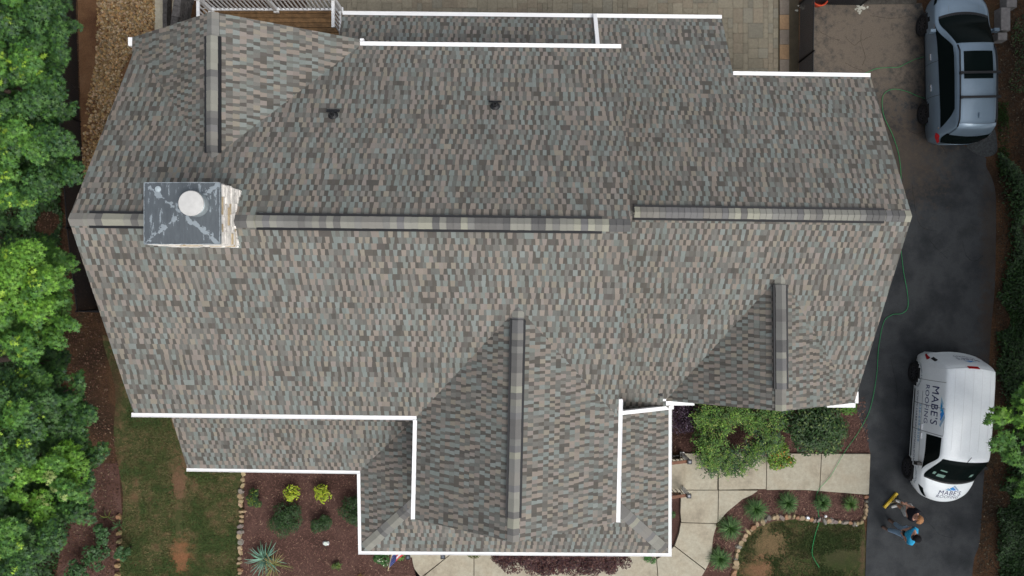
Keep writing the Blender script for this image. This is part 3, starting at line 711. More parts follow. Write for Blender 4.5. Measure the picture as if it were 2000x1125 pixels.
def cap_mat():
    m = bpy.data.materials.new('chimney_cap_metal'); m.use_nodes = True; t = m.node_tree; bs = t.nodes['Principled BSDF']; bs.inputs['Roughness'].default_value = .5; bs.inputs['Metallic'].default_value = .3
    tc = t.nodes.new('ShaderNodeTexCoord'); cen = Vector(((a.x + c.x) / 2, (a.y + c.y) / 2, 0)); hx, hy = (c.x - a.x) / 2, (a.y - c.y) / 2
    mp = t.nodes.new('ShaderNodeMapping'); mp.inputs['Location'].default_value = (-cen.x / hx, -cen.y / hy, 0); mp.inputs['Scale'].default_value = (1 / hx, 1 / hy, 1)
    t.links.new(tc.outputs['Object'], mp.inputs[0]); sp = t.nodes.new('ShaderNodeSeparateXYZ'); t.links.new(mp.outputs[0], sp.inputs[0])
    def mth(op, x, y=None):
        n = t.nodes.new('ShaderNodeMath'); n.operation = op
        for i, q in enumerate((x, y)):
            if q is None: continue
            if isinstance(q, (int, float)): n.inputs[i].default_value = q
            else: t.links.new(q, n.inputs[i])
        return n.outputs[0]
    ax_, ay_ = mth('ABSOLUTE', sp.outputs[0]), mth('ABSOLUTE', sp.outputs[1])
    diag = mth('ABSOLUTE', mth('SUBTRACT', ax_, ay_))       # worn paint along the creases
    n = t.nodes.new('ShaderNodeTexNoise'); n.inputs['Scale'].default_value = 9; n.inputs['Detail'].default_value = 8; n.inputs['Roughness'].default_value = .6; t.links.new(tc.outputs['Object'], n.inputs['Vector'])
    mpp = t.nodes.new('ShaderNodeMapping'); mpp.inputs['Scale'].default_value = (14, 3.2, 1); t.links.new(tc.outputs['Object'], mpp.inputs[0])
    n2 = t.nodes.new('ShaderNodeTexNoise'); n2.inputs['Scale'].default_value = 1; n2.inputs['Detail'].default_value = 9; n2.inputs['Roughness'].default_value = .7; t.links.new(mpp.outputs[0], n2.inputs['Vector'])
    w1 = mth('LESS_THAN', mth('ADD', diag, mth('MULTIPLY', n.outputs[0], .78)), .45)
    w2 = mth('GREATER_THAN', n2.outputs[0], .61)
    edge = mth('MAXIMUM', ax_, ay_); w3 = mth('GREATER_THAN', mth('ADD', edge, mth('MULTIPLY', n.outputs[0], .10)), 1.045)
    f = mth('MINIMUM', mth('ADD', mth('ADD', w1, w2), w3), 1)
    cr = t.nodes.new('ShaderNodeMix'); cr.data_type = 'RGBA'; t.links.new(n2.outputs[0], cr.inputs[0]); cr.inputs[6].default_value = (.045, .055, .064, 1); cr.inputs[7].default_value = (.13, .15, .165, 1)
    mx = t.nodes.new('ShaderNodeMix'); mx.data_type = 'RGBA'; t.links.new(f, mx.inputs[0]); t.links.new(cr.outputs[2], mx.inputs[6]); mx.inputs[7].default_value = (.25, .29, .315, 1)
    t.links.new(mx.outputs[2], bs.inputs['Base Color']); return m
capm = cap_mat()
b = MB(); cen = Vector(((a.x + c.x) / 2, (a.y + c.y) / 2, czt))
cs = [Vector((a.x, c.y, czt)), Vector((c.x, c.y, czt)), Vector((c.x, a.y, czt)), Vector((a.x, a.y, czt))]
dn = Vector((0, 0, -.09))
for i in range(4):
    b.face([cs[i], cs[(i + 1) % 4], cen + Vector((0, 0, .045))]); b.face([cs[i] + dn, cs[(i + 1) % 4] + dn, cs[(i + 1) % 4], cs[i]])
b.face([q + dn for q in cs][::-1])
for i in range(4): b.bar(cs[i] + Vector((0, 0, .004)), cs[(i + 1) % 4] + Vector((0, 0, .004)), .018, .012)
b.build('chimney_cap', capm, cho)
fl = W(373, 397, 8.86); b = MB()
b.lathe((fl.x, fl.y, 8.60), [(.245, 0), (.235, .05), (.222, .07), (.222, .16), (.19, .17)], 40, (.35, .40, .42)); 
fo = b.build('flue_collar', mat('galvanized', vc=True, rough=.4, metal=.6, ns=(20, .8, 1.1)), cho, True)
b = MB(); b.lathe((fl.x, fl.y, 8.82), [(.228, 0), (.238, .02), (.238, .045), (.228, .055), (.10, .062), (.002, .064)], 40, (.50, .50, .485)); b.build('flue_lid', mat('flue_lid', vc=True, rough=.5, metal=.1, ns=(7, .88, 1.05)), fo)
b = MB(); q = W(308, 369, 8.625)
b.lathe((q.x, q.y, 8.612), [(.06, 0), (.055, .012), (.03, .02), (.01, .024)], 16, (.33, .39, .42)); b.build('cap_rivet', M['plain'], cho)

# ------------------------------------------------------------------ deck, fences, low walls behind the house
zd = .35
def deck():
    t = thing('deck', 'wooden deck with white baluster railing behind the left end of the house', 'deck', (W(520, 30).x, W(520, 30).y, 0))
    xL, xR = W(396, 0, zd).x, W(668, 0, zd).x; yN, yS = W(0, 21, zd).y, W(0, 120, zd).y
    b = MB(); r = random.Random(4); y = yN
    while y > yS - .1:
        k = r.uniform(.7, 1.25); b.box(((xL + xR) / 2, y, zd - .02), (xR - xL, .130, .035), (.25 * k, .145 * k, .065 * k)); y -= .146
    b.build('deck_floor', mat('deck_wood', vc=True, rough=.75, ns=(6, .5, 1.35), ns2=(40, .85, 1.15)), t)
    b = MB(); b.box(((xL + xR) / 2, yN + .07, zd / 2), (xR - xL, .05, zd - .06)); b.box((xR + .03, (yN + yS) / 2, zd / 2), (.05, yN - yS, zd - .06)); b.build('deck_skirt', M['whitewood'], t)
    def post(x, y, h=1.02, s=.11):
        b = MB(); b.box((x, y, zd + h / 2), (s, s, h)); b.box((x, y, zd + .05), (s + .05, s + .05, .08)); b.box((x, y, zd + h + .02), (s + .05, s + .05, .04)); b.box((x, y, zd + h + .05), (s, s, .04), top=.4); b.build('post', M['whitewood'], t)
    xm = W(541, 0, zd).x; xl = W(414, 0, zd).x
    post(xl, yN); post(xm, yN); post(xR - .03, yN + .0)
    def rail(A, B):
        A, B = Vector(A), Vector(B); d = (B - A); n = max(2, int(d.length / .125))
        b = MB(); b.bar(A + Vector((0, 0, .96)), B + Vector((0, 0, .96)), .09, .05); b.build('top_rail', M['whitewood'], t)
        b = MB(); b.bar(A + Vector((0, 0, .10)), B + Vector((0, 0, .10)), .06, .06); b.build('bottom_rail', M['whitewood'], t)
        for i in range(1, n):
            p = A + d * i / n; b = MB(); b.box((p.x, p.y, zd + .53), (.034, .034, .82)); b.build('baluster', M['whitewood'], t)
    rail((xl + .06, yN, zd), (xm - .06, yN, zd)); rail((xm + .06, yN, zd), (xR - .09, yN, zd)); rail((xR - .03, yN - .06, zd), (xR - .03, W(0, 75, zd).y, zd))
    rail((xl, yN - .06, zd), (xl, W(0, 62, zd).y, zd))
deck()
bk = mat('dark_block', vc=True, rough=.9, ns=(12, .6, 1.3), bump=(18, .8, .02))
def block_wall(name, A, B, h, wd, label, seed):
    A, B = Vector(A), Vector(B); d = (B - A).normalized(); L = (B - A).length; r = random.Random(seed); b = MB(); z = 0; m = Matrix.Rotation(math.atan2(d.y, d.x), 3, 'Z')
    while z < h - .01:
        t = -r.uniform(0, .3)
        while t < L:
            l = r.uniform(.26, .42); k = r.uniform(.7, 1.3); c = A + d * (t + l / 2) + Vector((0, 0, z + .075)); b.box(c + Vector((r.uniform(-.01, .01), 0, 0)), (l - .012, wd + r.uniform(-.02, .02), .142), (.085 * k, .08 * k, .078 * k), rot=m); t += l
        z += .15
    o = b.build(name, bk, off=(A.x, A.y, 0)); return tag(o, label, 'wall')
block_wall('retaining_wall', W(331, 60), W(330, -60), .30, .13, 'low dark stacked block wall between gravel path and tan landing', 1)
block_wall('retaining_wall', W(362, 62), W(382, -70), .75, .22, 'taller dark stacked block wall leaning up to the white deck railing', 2)
sheet('landing', [(336, -60), (372, -60), (355, 70), (336, 70)], .12, concrete, .12)

def chain_fence(name, pts, h, label, posts=2.4, diag=True):
    t = thing(name, label, 'fence', (pts[0].x, pts[0].y, 0))
    fab = MB(); top = MB(); rl = []
    for A, B in zip(pts[:-1], pts[1:]):
        d = B - A; L = d.length; dn = d.normalized(); top.tube([A + Vector((0, 0, h)), B + Vector((0, 0, h))], .022, 6)
        s = .06; k = int((L + h) / s)
        for i in range(k):      # woven diagonal wires
            for sg in (1, -1):
                a0 = i * s - (h if sg > 0 else 0); p, q = (a0, a0 + h) if sg > 0 else (a0, a0 - h)
                z0, z1 = .03, h; u0, u1 = p, q
                def cl(u, z, u_, z_):
                    if u < 0: f = (0 - u) / (u_ - u); return 0, z + (z_ - z) * f
                    if u > L: f = (L - u) / (u_ - u); return L, z + (z_ - z) * f
                    return u, z
                if max(u0, u1) < 0 or min(u0, u1) > L: continue
                (a, za), (c, zc_) = cl(u0, z0, u1, z1), cl(u1, z1, u0, z0)
                fab.bar(A + dn * a + Vector((0, 0, za)), A + dn * c + Vector((0, 0, zc_)), .010, .010, up=(dn.y, -dn.x, 0))
        n = max(1, round(L / posts))
        for i in range(n + 1):
            p = A + d * i / n; b = MB(); b.tube([p, p + Vector((0, 0, h + .04))], .03, 8); b.lathe(p + Vector((0, 0, h + .04)), [(.035, 0), (.03, .03), (.008, .045)], 8); rl.append(b)
    fab.build('chain_mesh', M['blackmetal'], t); top.build('top_rail', M['blackmetal'], t)
    for b in rl: b.build('post', M['blackmetal'], t)
    return t
chain_fence('chain_link_fence', [W(148, -60), W(150, 52), W(157, 238), W(172, 450), W(191, 605), ], 1.05, 'long black chain link fence between the left trees and the house', 3.0)
chain_fence('chain_link_fence', [W(191, 605), W(262, 607)], 1.05, 'short black chain link fence closing the gap to the left house wall')
chain_fence('chain_link_fence', [W(1559, 215), W(1560, 122), W(1562, 8)], 1.08, 'black chain link fence beside the paver patio', 2.0)
chain_fence('chain_link_fence', [W(1564, 8), W(1680, 11)], 1.08, 'black chain link gate section across the top of the driveway', 1.8)
b = MB(); q = W(1602, -4, .28); b.lathe((q.x, q.y, 0), [(.17, 0), (.20, .05), (.24, .28), (.26, .29), (.25, .31), (.22, .30), (.19, .06), (.01, .05)], 24)
tag(b.build('tub', mat('orange_plastic', (.55, .07, .03), .5)), 'orange red round tub cut off by the top edge of the photo', 'tub')
# low white dry paint splashes on the concrete
b = MB(); rb = random.Random(5)
for (px, py, n) in ((1682, 16, 26), (1565, 14, 12)):
    for _ in range(n):
        q = W(px + rb.gauss(0, 5), py + rb.gauss(0, 4), .026 + rb.random() * .003); k = rb.uniform(.02, .06); b.face([q + Vector((k * math.cos(t * 1.05) * rb.uniform(.6, 1), k * math.sin(t * 1.05) * rb.uniform(.6, 1), 0)) for t in range(6)], (.42, .42, .36))
tag(b.build('spilled_cement', M['stone']), kind='structure')

# big retaining blocks at the top right
for (px, py, sx, sy, lab) in ((1964, 37, .30, .72, 'large grey retaining block right of the silver car, middle of three'), (1976, 2, .33, .40, 'tan grey retaining block at the top right edge of the photo'), (1958, 71, .30, .24, 'small grey block at the lower end of the retaining block row')):
    b = MB(); q = W(px, py, .3); b.box((q.x, q.y, .15), (sx, sy, .30), (.17, .165, .16), top=.96); b.box((q.x, q.y, .305), (sx - .03, sy - .03, .012), (.19, .18, .175))
    tag(b.build('retaining_block', M['stone'], off=(q.x, q.y, 0)), lab, 'block', 'retaining blocks by the car')

# ------------------------------------------------------------------ edging stones, each its own
def edge_row(path, n, seed, label, group, smin=.12, smax=.24, hue=None):
    r = random.Random(seed); pts = smooth_pts(path, 8); cum = [0]
    for i in range(1, len(pts)): cum.append(cum[-1] + math.dist(pts[i], pts[i - 1]))
    for k in range(n):
        t = (k + r.uniform(.3, .7)) / n * cum[-1]; i = max(j for j in range(len(cum)) if cum[j] <= t); i = min(i, len(pts) - 2)
        f = (t - cum[i]) / max(1e-6, cum[i + 1] - cum[i]); x = pts[i][0] + (pts[i + 1][0] - pts[i][0]) * f; y = pts[i][1] + (pts[i + 1][1] - pts[i][1]) * f
        q = W(x + r.uniform(-1.5, 1.5), y + r.uniform(-1.5, 1.5)); tt = r.uniform(.75, 1.2); h = r.random()
        col = (.31 * tt, .235 * tt, .145 * tt) if h < .6 else ((.27 * tt, .155 * tt, .09 * tt) if h < .78 else (.20 * tt, .18 * tt, .155 * tt))
        b = MB(); rock(b, (0, 0, .02), (r.uniform(smin, smax), r.uniform(smin * .8, smax * .8), r.uniform(.07, .13)), col, r, r.choice((6, 7, 8)))
        o = b.build('edging_stone', M['stone'], off=(0, 0, 0)); o.location = q; tag(o, label, 'stone', group)
edge_row([(478, 920), (473, 950), (471, 985), (474, 1005), (469, 1040), (470, 1085), (467, 1135)], 21, 41, 'flat tan stone in the row edging the left front garden bed', 'stones edging the left garden bed', .14, .28)
edge_row([(1433, 1128), (1436, 1095), (1444, 1062), (1464, 1035), (1490, 1016), (1508, 1010), (1545, 1008), (1590, 1014), (1640, 1018), (1672, 1022), (1685, 1018)], 40, 42, 'rough tan stone in the curved row around the front lawn', 'stones edging the curved bed', .13, .30)
edge_row([(1689, 968), (1690, 980), (1688, 1000), (1686, 1012)], 6, 43, 'orange tan stone in the short row against the driveway edge', 'stones beside the driveway edge', .13, .24)
for k, (x, y) in enumerate(((234, 1008), (234, 1040), (235, 1056), (234, 1070), (236, 1088), (231, 1103), (232, 1121))):
    b = MB(); rr = random.Random(70 + k); rock(b, (0, 0, .03), (.21, .18, .13), (.25 * rr.uniform(.8, 1.1), .165, .085), rr, 8); o = b.build('edging_stone', M['stone'], off=(0, 0, 0)); o.location = W(x, y); o.rotation_euler.z = .1
    tag(o, 'squarish orange tan stone in the row left of the side lawn', 'stone', 'square stones by the left lawn')
def single_stone(px, py, s, col, label, seed):
    b = MB(); rock(b, (0, 0, .02), s, col, random.Random(seed), 7); o = b.build('stone', M['stone'], off=(0, 0, 0)); o.location = W(px, py); tag(o, label, 'stone')
single_stone(638, 1060, (.17, .24, .10), (.60, .62, .62), 'white stone lying alone on the mulch under the round dark shrubs', 3)
single_stone(1576, 1010, (.13, .14, .12), (.72, .74, .77), 'bright white stone in the curved stone edging', 5)
single_stone(1590, 1016, (.08, .07, .07), (.66, .68, .7), 'tiny white stone right of the bright white stone', 6)
single_stone(1672, 1025, (.08, .08, .07), (.62, .64, .64), 'tiny white stone near the right end of the curved edging', 7)
t = thing('garden_light', 'small white globe light on a short dark stake beside the green hose', 'garden light', W(1607, 1004)); q = W(1607, 1004)
b = MB(); b.tube([q, q + Vector((0, 0, .2))], .012, 8); b.build('stake', M['black'], t); b = MB(); b.lathe(q + Vector((0, 0, .2)), [(.01, -.03), (.035, -.02), (.045, .01), (.03, .04), (.005, .05)], 14); b.build('globe', M['white'], t, True)

# ------------------------------------------------------------------ leaves and plants
def leafshape(kind):
    if kind == 'maple':
        pts = []
        for i in range(10):
            a = math.pi / 2 + i * math.pi / 5; rr = (1.0, .34)[i % 2] * (1.0 if i not in (5,) else .4); pts.append((math.cos(a) * rr, math.sin(a) * rr))
        return pts
    if kind == 'oval': return [(0, -1), (.42, -.3), (.42, .3), (0, 1), (-.42, .3), (-.42, -.3)]
    if kind == 'lance': return [(0, -1), (.17, 0), (0, 1), (-.17, 0)]
    return [(0, -1), (.5, 0), (0, 1), (-.5, 0)]
SH = {k: leafshape(k) for k in ('maple', 'oval', 'lance', 'dia')}
def leaf(b, p, n, s, kind, col, r):
    n = n.normalized(); a = n.cross(Vector((r.uniform(-1, 1), r.uniform(-1, 1), r.uniform(-1, 1))))
    if a.length < 1e-3: a = Vector((1, 0, 0))
    a.normalize(); c = n.cross(a)
    b.face([p + a * (x * s) + c * (y * s) for x, y in SH[kind]], col)
def clump(b, c, rad, n, s, kind, cols, r, tip=None, tipp=.1, flat=.7, up=.8, shell=.55, el=None):
    """leaves over the upper shell of one clump"""
    c = Vector(c)
    for _ in range(n):
        while 1:
            d = Vector((r.gauss(0, 1), r.gauss(0, 1), r.gauss(.15, .9)))
            if d.length > .1: break
        d.normalize(); q = rad * (shell + (1.05 - shell) * r.random() ** .6)
        p = c + (Vector((d.x * q, d.y * q, d.z * q * flat)) if el is None else el @ Vector((d.x * q, d.y * q, d.z * q * flat))); nn = d * .6 + Vector((r.uniform(-.5, .5), r.uniform(-.5, .5), up))
        base = cols[r.randrange(len(cols))]; k = r.uniform(.72, 1.25); col = tuple(x * k for x in base)
        if tip and d.z > .45 and r.random() < tipp: col = tuple(x * k for x in tip)
        leaf(b, p, nn, s * r.uniform(.7, 1.25), kind, col, r)
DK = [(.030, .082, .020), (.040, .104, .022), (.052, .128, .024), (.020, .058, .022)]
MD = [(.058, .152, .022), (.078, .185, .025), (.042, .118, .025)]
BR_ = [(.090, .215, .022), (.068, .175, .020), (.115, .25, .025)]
def tree(label, px, py, ztop, rad, n, seed, pal=(DK, MD), tip=(.22, .36, .03), tipp=.10, trunk=None, leafs=.056, kind='maple', nleaf=330, flat=.8, group='trees along the left edge', name='maple_tree', vr=.35, base=None):
    r = random.Random(seed); px -= 38 if px < 300 else -8; top = W(px, py, ztop); ctr = top - Vector((0, 0, rad * flat)); g0 = W(min(px, 40) - 40, py + (py - 550) * .02); bx = base if base else (g0.x, g0.y)
    t = thing(name, label, 'tree', (bx[0], bx[1], 0), 0, group)
    tk = MB(); r0 = .06 + rad * .05; P = [Vector((bx[0], bx[1], -.05)), Vector((bx[0] + .05, bx[1], ztop * .3)), Vector((bx[0] * .2 + ctr.x * .8, bx[1] * .2 + ctr.y * .8, max(ztop * .5, ctr.z - rad * 1.3))), ctr + Vector((0, 0, rad * .1))]
    tk.tube(P, [r0 * 1.4, r0, r0 * .8, r0 * .35], 8)
    b = MB(); cs = []
    for i in range(int(n * 1.7)):
        while 1:
            d = Vector((r.uniform(-1, 1), r.uniform(-1, 1), r.uniform(-.75, 1)))
            if .25 < d.length < 1: break
        p = ctr + Vector((d.x * rad, d.y * rad, d.z * rad * flat)); cs.append(p)
        a_ = r.uniform(0, 3.14); k_ = r.uniform(1.1, 1.7); m3 = Matrix.Rotation(a_, 3, 'Z') @ Matrix.Diagonal((k_, 1 / k_ ** .8, .8)) @ Matrix.Rotation(-a_, 3, 'Z') @ Matrix.Rotation(r.uniform(-.35, .35), 3, 'X')
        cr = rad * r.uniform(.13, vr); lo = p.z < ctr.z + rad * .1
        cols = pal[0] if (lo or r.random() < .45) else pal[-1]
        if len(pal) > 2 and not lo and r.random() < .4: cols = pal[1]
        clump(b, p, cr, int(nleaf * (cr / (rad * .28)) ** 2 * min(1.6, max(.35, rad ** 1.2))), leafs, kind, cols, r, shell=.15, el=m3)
        for _ in range(3):      # rosettes of pale new growth at the shoot tips
            if r.random() > tipp * .45 or lo: continue
            dd = Vector((r.uniform(-1, 1), r.uniform(-1, 1), r.uniform(.3, 1))).normalized(); e_ = p + Vector((dd.x * cr, dd.y * cr, dd.z * cr * .75 + .03)); kk = r.uniform(.6, 1.1)
            for q_ in range(r.randrange(4, 11)):
                a_ = r.uniform(0, 6.28); rr_ = leafs * r.uniform(.3, 1.9); k2 = kk * r.uniform(.75, 1.15)
                leaf(b, e_ + Vector((math.cos(a_) * rr_, math.sin(a_) * rr_, r.uniform(-.03, .04))), Vector((math.cos(a_) * .5, math.sin(a_) * .5, 1)), leafs * r.uniform(.6, 1.1), kind, tuple(v * k2 for v in tip), r)
        if i % 3 == 0: tk.tube([P[2], (P[2] + p) / 2 + Vector((0, 0, .1)), p], [r0 * .4, r0 * .22, .012], 5)
    tk.build('trunk', M['bark'], t, True); b.build('crown', M['leaf'], t)
    return t
T = 'maple_tree'
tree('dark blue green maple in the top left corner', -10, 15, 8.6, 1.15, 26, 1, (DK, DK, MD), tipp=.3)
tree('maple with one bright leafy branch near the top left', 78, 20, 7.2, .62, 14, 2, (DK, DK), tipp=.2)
tree('bright leafy maple branch beside the top of the bare soil strip', 108, 98, 7.0, .34, 8, 25, (BR_, BR_), tipp=.5, leafs=.075, nleaf=110)
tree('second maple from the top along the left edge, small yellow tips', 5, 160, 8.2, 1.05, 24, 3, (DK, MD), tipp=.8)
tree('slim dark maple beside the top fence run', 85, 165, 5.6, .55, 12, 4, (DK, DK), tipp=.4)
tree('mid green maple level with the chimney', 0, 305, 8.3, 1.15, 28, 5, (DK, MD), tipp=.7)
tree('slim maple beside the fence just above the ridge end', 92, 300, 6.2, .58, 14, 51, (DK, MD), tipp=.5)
tree('small dark maple beside the ridge end', 92, 495, 5.2, .55, 12, 6, (DK, DK), tipp=.9)
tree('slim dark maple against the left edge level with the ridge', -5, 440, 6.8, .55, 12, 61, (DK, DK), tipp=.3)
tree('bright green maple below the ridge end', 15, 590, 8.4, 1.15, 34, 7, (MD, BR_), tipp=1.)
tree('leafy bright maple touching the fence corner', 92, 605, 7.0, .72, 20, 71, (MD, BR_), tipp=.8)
tree('dark maple under the bright one', 60, 700, 5.4, .8, 16, 8, (DK, DK), tipp=.2)
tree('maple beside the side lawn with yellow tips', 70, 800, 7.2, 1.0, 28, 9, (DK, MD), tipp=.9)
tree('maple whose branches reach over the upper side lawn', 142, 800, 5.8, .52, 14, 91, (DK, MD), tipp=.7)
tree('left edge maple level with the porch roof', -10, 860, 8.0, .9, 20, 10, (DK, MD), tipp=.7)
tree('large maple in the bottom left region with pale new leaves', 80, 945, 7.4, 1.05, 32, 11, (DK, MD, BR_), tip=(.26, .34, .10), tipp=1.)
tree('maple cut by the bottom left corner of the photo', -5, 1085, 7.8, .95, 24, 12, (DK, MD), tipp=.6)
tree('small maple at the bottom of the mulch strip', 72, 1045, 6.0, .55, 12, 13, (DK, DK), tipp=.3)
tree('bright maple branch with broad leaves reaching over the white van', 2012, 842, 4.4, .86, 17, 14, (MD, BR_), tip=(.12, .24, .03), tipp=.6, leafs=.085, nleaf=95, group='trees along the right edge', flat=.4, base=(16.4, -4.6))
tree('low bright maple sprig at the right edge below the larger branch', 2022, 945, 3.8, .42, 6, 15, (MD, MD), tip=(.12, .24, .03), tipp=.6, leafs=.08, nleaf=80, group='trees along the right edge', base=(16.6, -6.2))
# unseen trees added beyond the right and left view edges to shade both borders
def added_shade_tree(x, y, h, rad, seed, label):
    r = random.Random(seed); t = thing('unseen_shade_tree', label, 'tree', (x, y, 0), 0, 'unseen trees added for shade beyond the driveway' if x > 0 else 'unseen trees added for shade beyond the left edge')
    tk = MB(); tk.tube([(x, y, 0), (x + .1, y, h * .4), (x, y, h * .85)], [.28, .2, .08], 8); b = MB()
    for i in range(20):
        d = Vector((r.uniform(-1, 1), r.uniform(-1, 1), r.uniform(-1, 1))); p = Vector((x, y, h * .62)) + Vector((d.x * rad * .75, d.y * rad * .75, d.z * h * .3))
        clump(b, p, rad * .42, 200, .20, 'maple', DK, r, MD[0], .2); tk.tube([(x, y, h * .4), p], [.08, .02], 5)
    tk.build('trunk', M['bark'], t, True); b.build('crown', M['leaf'], t)
for i in range(6): added_shade_tree(-18.5 - (i % 2) * 1.2, 8.5 - i * 3.4, 12 + (i * 37 % 5) * .4, 2.6, 300 + i, 'unseen tall dark tree added outside the left edge to shade the border')
for i in range(8): added_shade_tree(18.6 + (i % 2) * .9, 9.5 - i * 2.9, 11.5 + (i * 37 % 5) * .5, 2.5, 200 + i, 'unseen tall dark tree added outside the right edge to shade the border')

def shrub(name, label, px, py, rad, h, n, cols, seed, kind='oval', s=.035, tip=None, tipp=.2, ncl=12, sq=1.0, cat='shrub', group=None, nl=None):
    r = random.Random(seed); q = W(px, py, h * .7); q.z = 0; t = thing(name, label, cat, q, 0, group)
    b = MB(); tk = MB()
    for i in range(ncl):
        a = r.uniform(0, 6.28); d = math.sqrt(r.random()) * rad * .72; z = h * (.45 + .35 * (1 - (d / rad) ** 2) * r.uniform(.6, 1.1))
        p = q + Vector((math.cos(a) * d, math.sin(a) * d * sq, z)); clump(b, p, rad * r.uniform(.28, .42), int(n / ncl), s, kind, cols, r, tip, tipp, .75)
        tk.tube([q + Vector((0, 0, -.02)), (q + p) / 2 + Vector((0, 0, .05)), p], [.018, .012, .005], 5)
    tk.build('stem', M['bark'], t); b.build('foliage', M['leaf'], t)
    return t
YG = [(.28, .36, .02), (.22, .32, .02), (.33, .38, .025)]
BX = [(.020, .052, .012), (.028, .068, .014), (.016, .040, .012)]
shrub('shrub', 'bright yellow green shrub left of its twin in the left front bed', 569, 964, .29, .5, 330, YG, 1, s=.036, ncl=20, group='yellow green shrubs')
shrub('shrub', 'bright yellow green shrub right of its twin, below the porch gutter', 628, 966, .33, .5, 400, YG, 2, s=.036, ncl=22, group='yellow green shrubs')
shrub('shrub', 'dark shrub with yellow lower leaves against the stone edging', 497, 974, .34, .5, 900, BX + [(.03, .07, .014)], 3, tip=(.12, .17, .02), tipp=.35, s=.028)
shrub('shrub', 'large round dark green shrub in the left front bed', 556, 1016, .55, .6, 3600, BX + [(.02, .055, .012)], 4, s=.024, ncl=26)
shrub('shrub', 'smaller round dark green shrub beside the large one', 627, 1023, .36, .5, 1800, BX, 5, s=.022, ncl=16)
shrub('shrub', 'dark green shrub half under the porch roof edge', 690, 1000, .48, .6, 2200, BX, 6, s=.026, ncl=18)
shrub('shrub', 'tiny yellow green shrub near the bottom of the left bed', 657, 1107, .16, .25, 150, [(.12, .18, .03), (.05, .09, .02)], 7, kind='lance', s=.06)
shrub('shrub', 'green shrub with white flowers behind the flag', 747, 1092, .28, .5, 600, [(.03, .085, .02), (.04, .11, .025)], 8, tip=(.45, .5, .35), tipp=.12)
shrub('shrub', 'light green weed beside the porch post light', 782, 1088, .14, .3, 160, [(.09, .17, .03)], 9)
shrub('hedge', 'long burgundy hedge in front of the porch at the bottom', 1098, 1098, 1.15, .75, 10, [(.02, .01, .012)], 10, cat='hedge', ncl=1)
h_ = [o for o in COL.objects if o.name.startswith('hedge')][0]
for ch in list(h_.children):
    if ch.name.startswith('foliage'): bpy.data.objects.remove(ch)
b = MB(); r = random.Random(77); BU = [(.040, .012, .016), (.055, .016, .018), (.028, .010, .014), (.07, .028, .022)]
for i in range(130):
    u = r.uniform(-1, 1); v = r.uniform(-1, 1); x = 1098 + u * 128; y = 1092 + v * 22 - abs(u) ** 3 * 6
    clump(b, W(x, y, .42 + .15 * r.random()),   .20, 200, .028, 'oval', BU, r, (.10, .045, .035), .25)
b.build('foliage', M['leaf'], h_)
shrub('shrub', 'low green shrub left of the burgundy hedge under the gutter', 925, 1081, .32, .3, 500, [(.06, .085, .02), (.10, .10, .03)], 11)
shrub('shrub', 'small bright green grass clump right of the burgundy hedge', 1272, 1085, .28, .25, 500, [(.03, .11, .02), (.04, .14, .025)], 12, kind='lance', s=.06)
shrub('shrub', 'dark purple shrub in the corner beside the porch roof', 1337, 815, .62, .8, 3000, [(.030, .014, .030), (.045, .022, .042), (.018, .010, .018)], 13, s=.024, tip=(.14, .10, .15), tipp=.12, ncl=24)
FE = [(.070, .155, .018), (.10, .195, .020), (.048, .115, .018)]
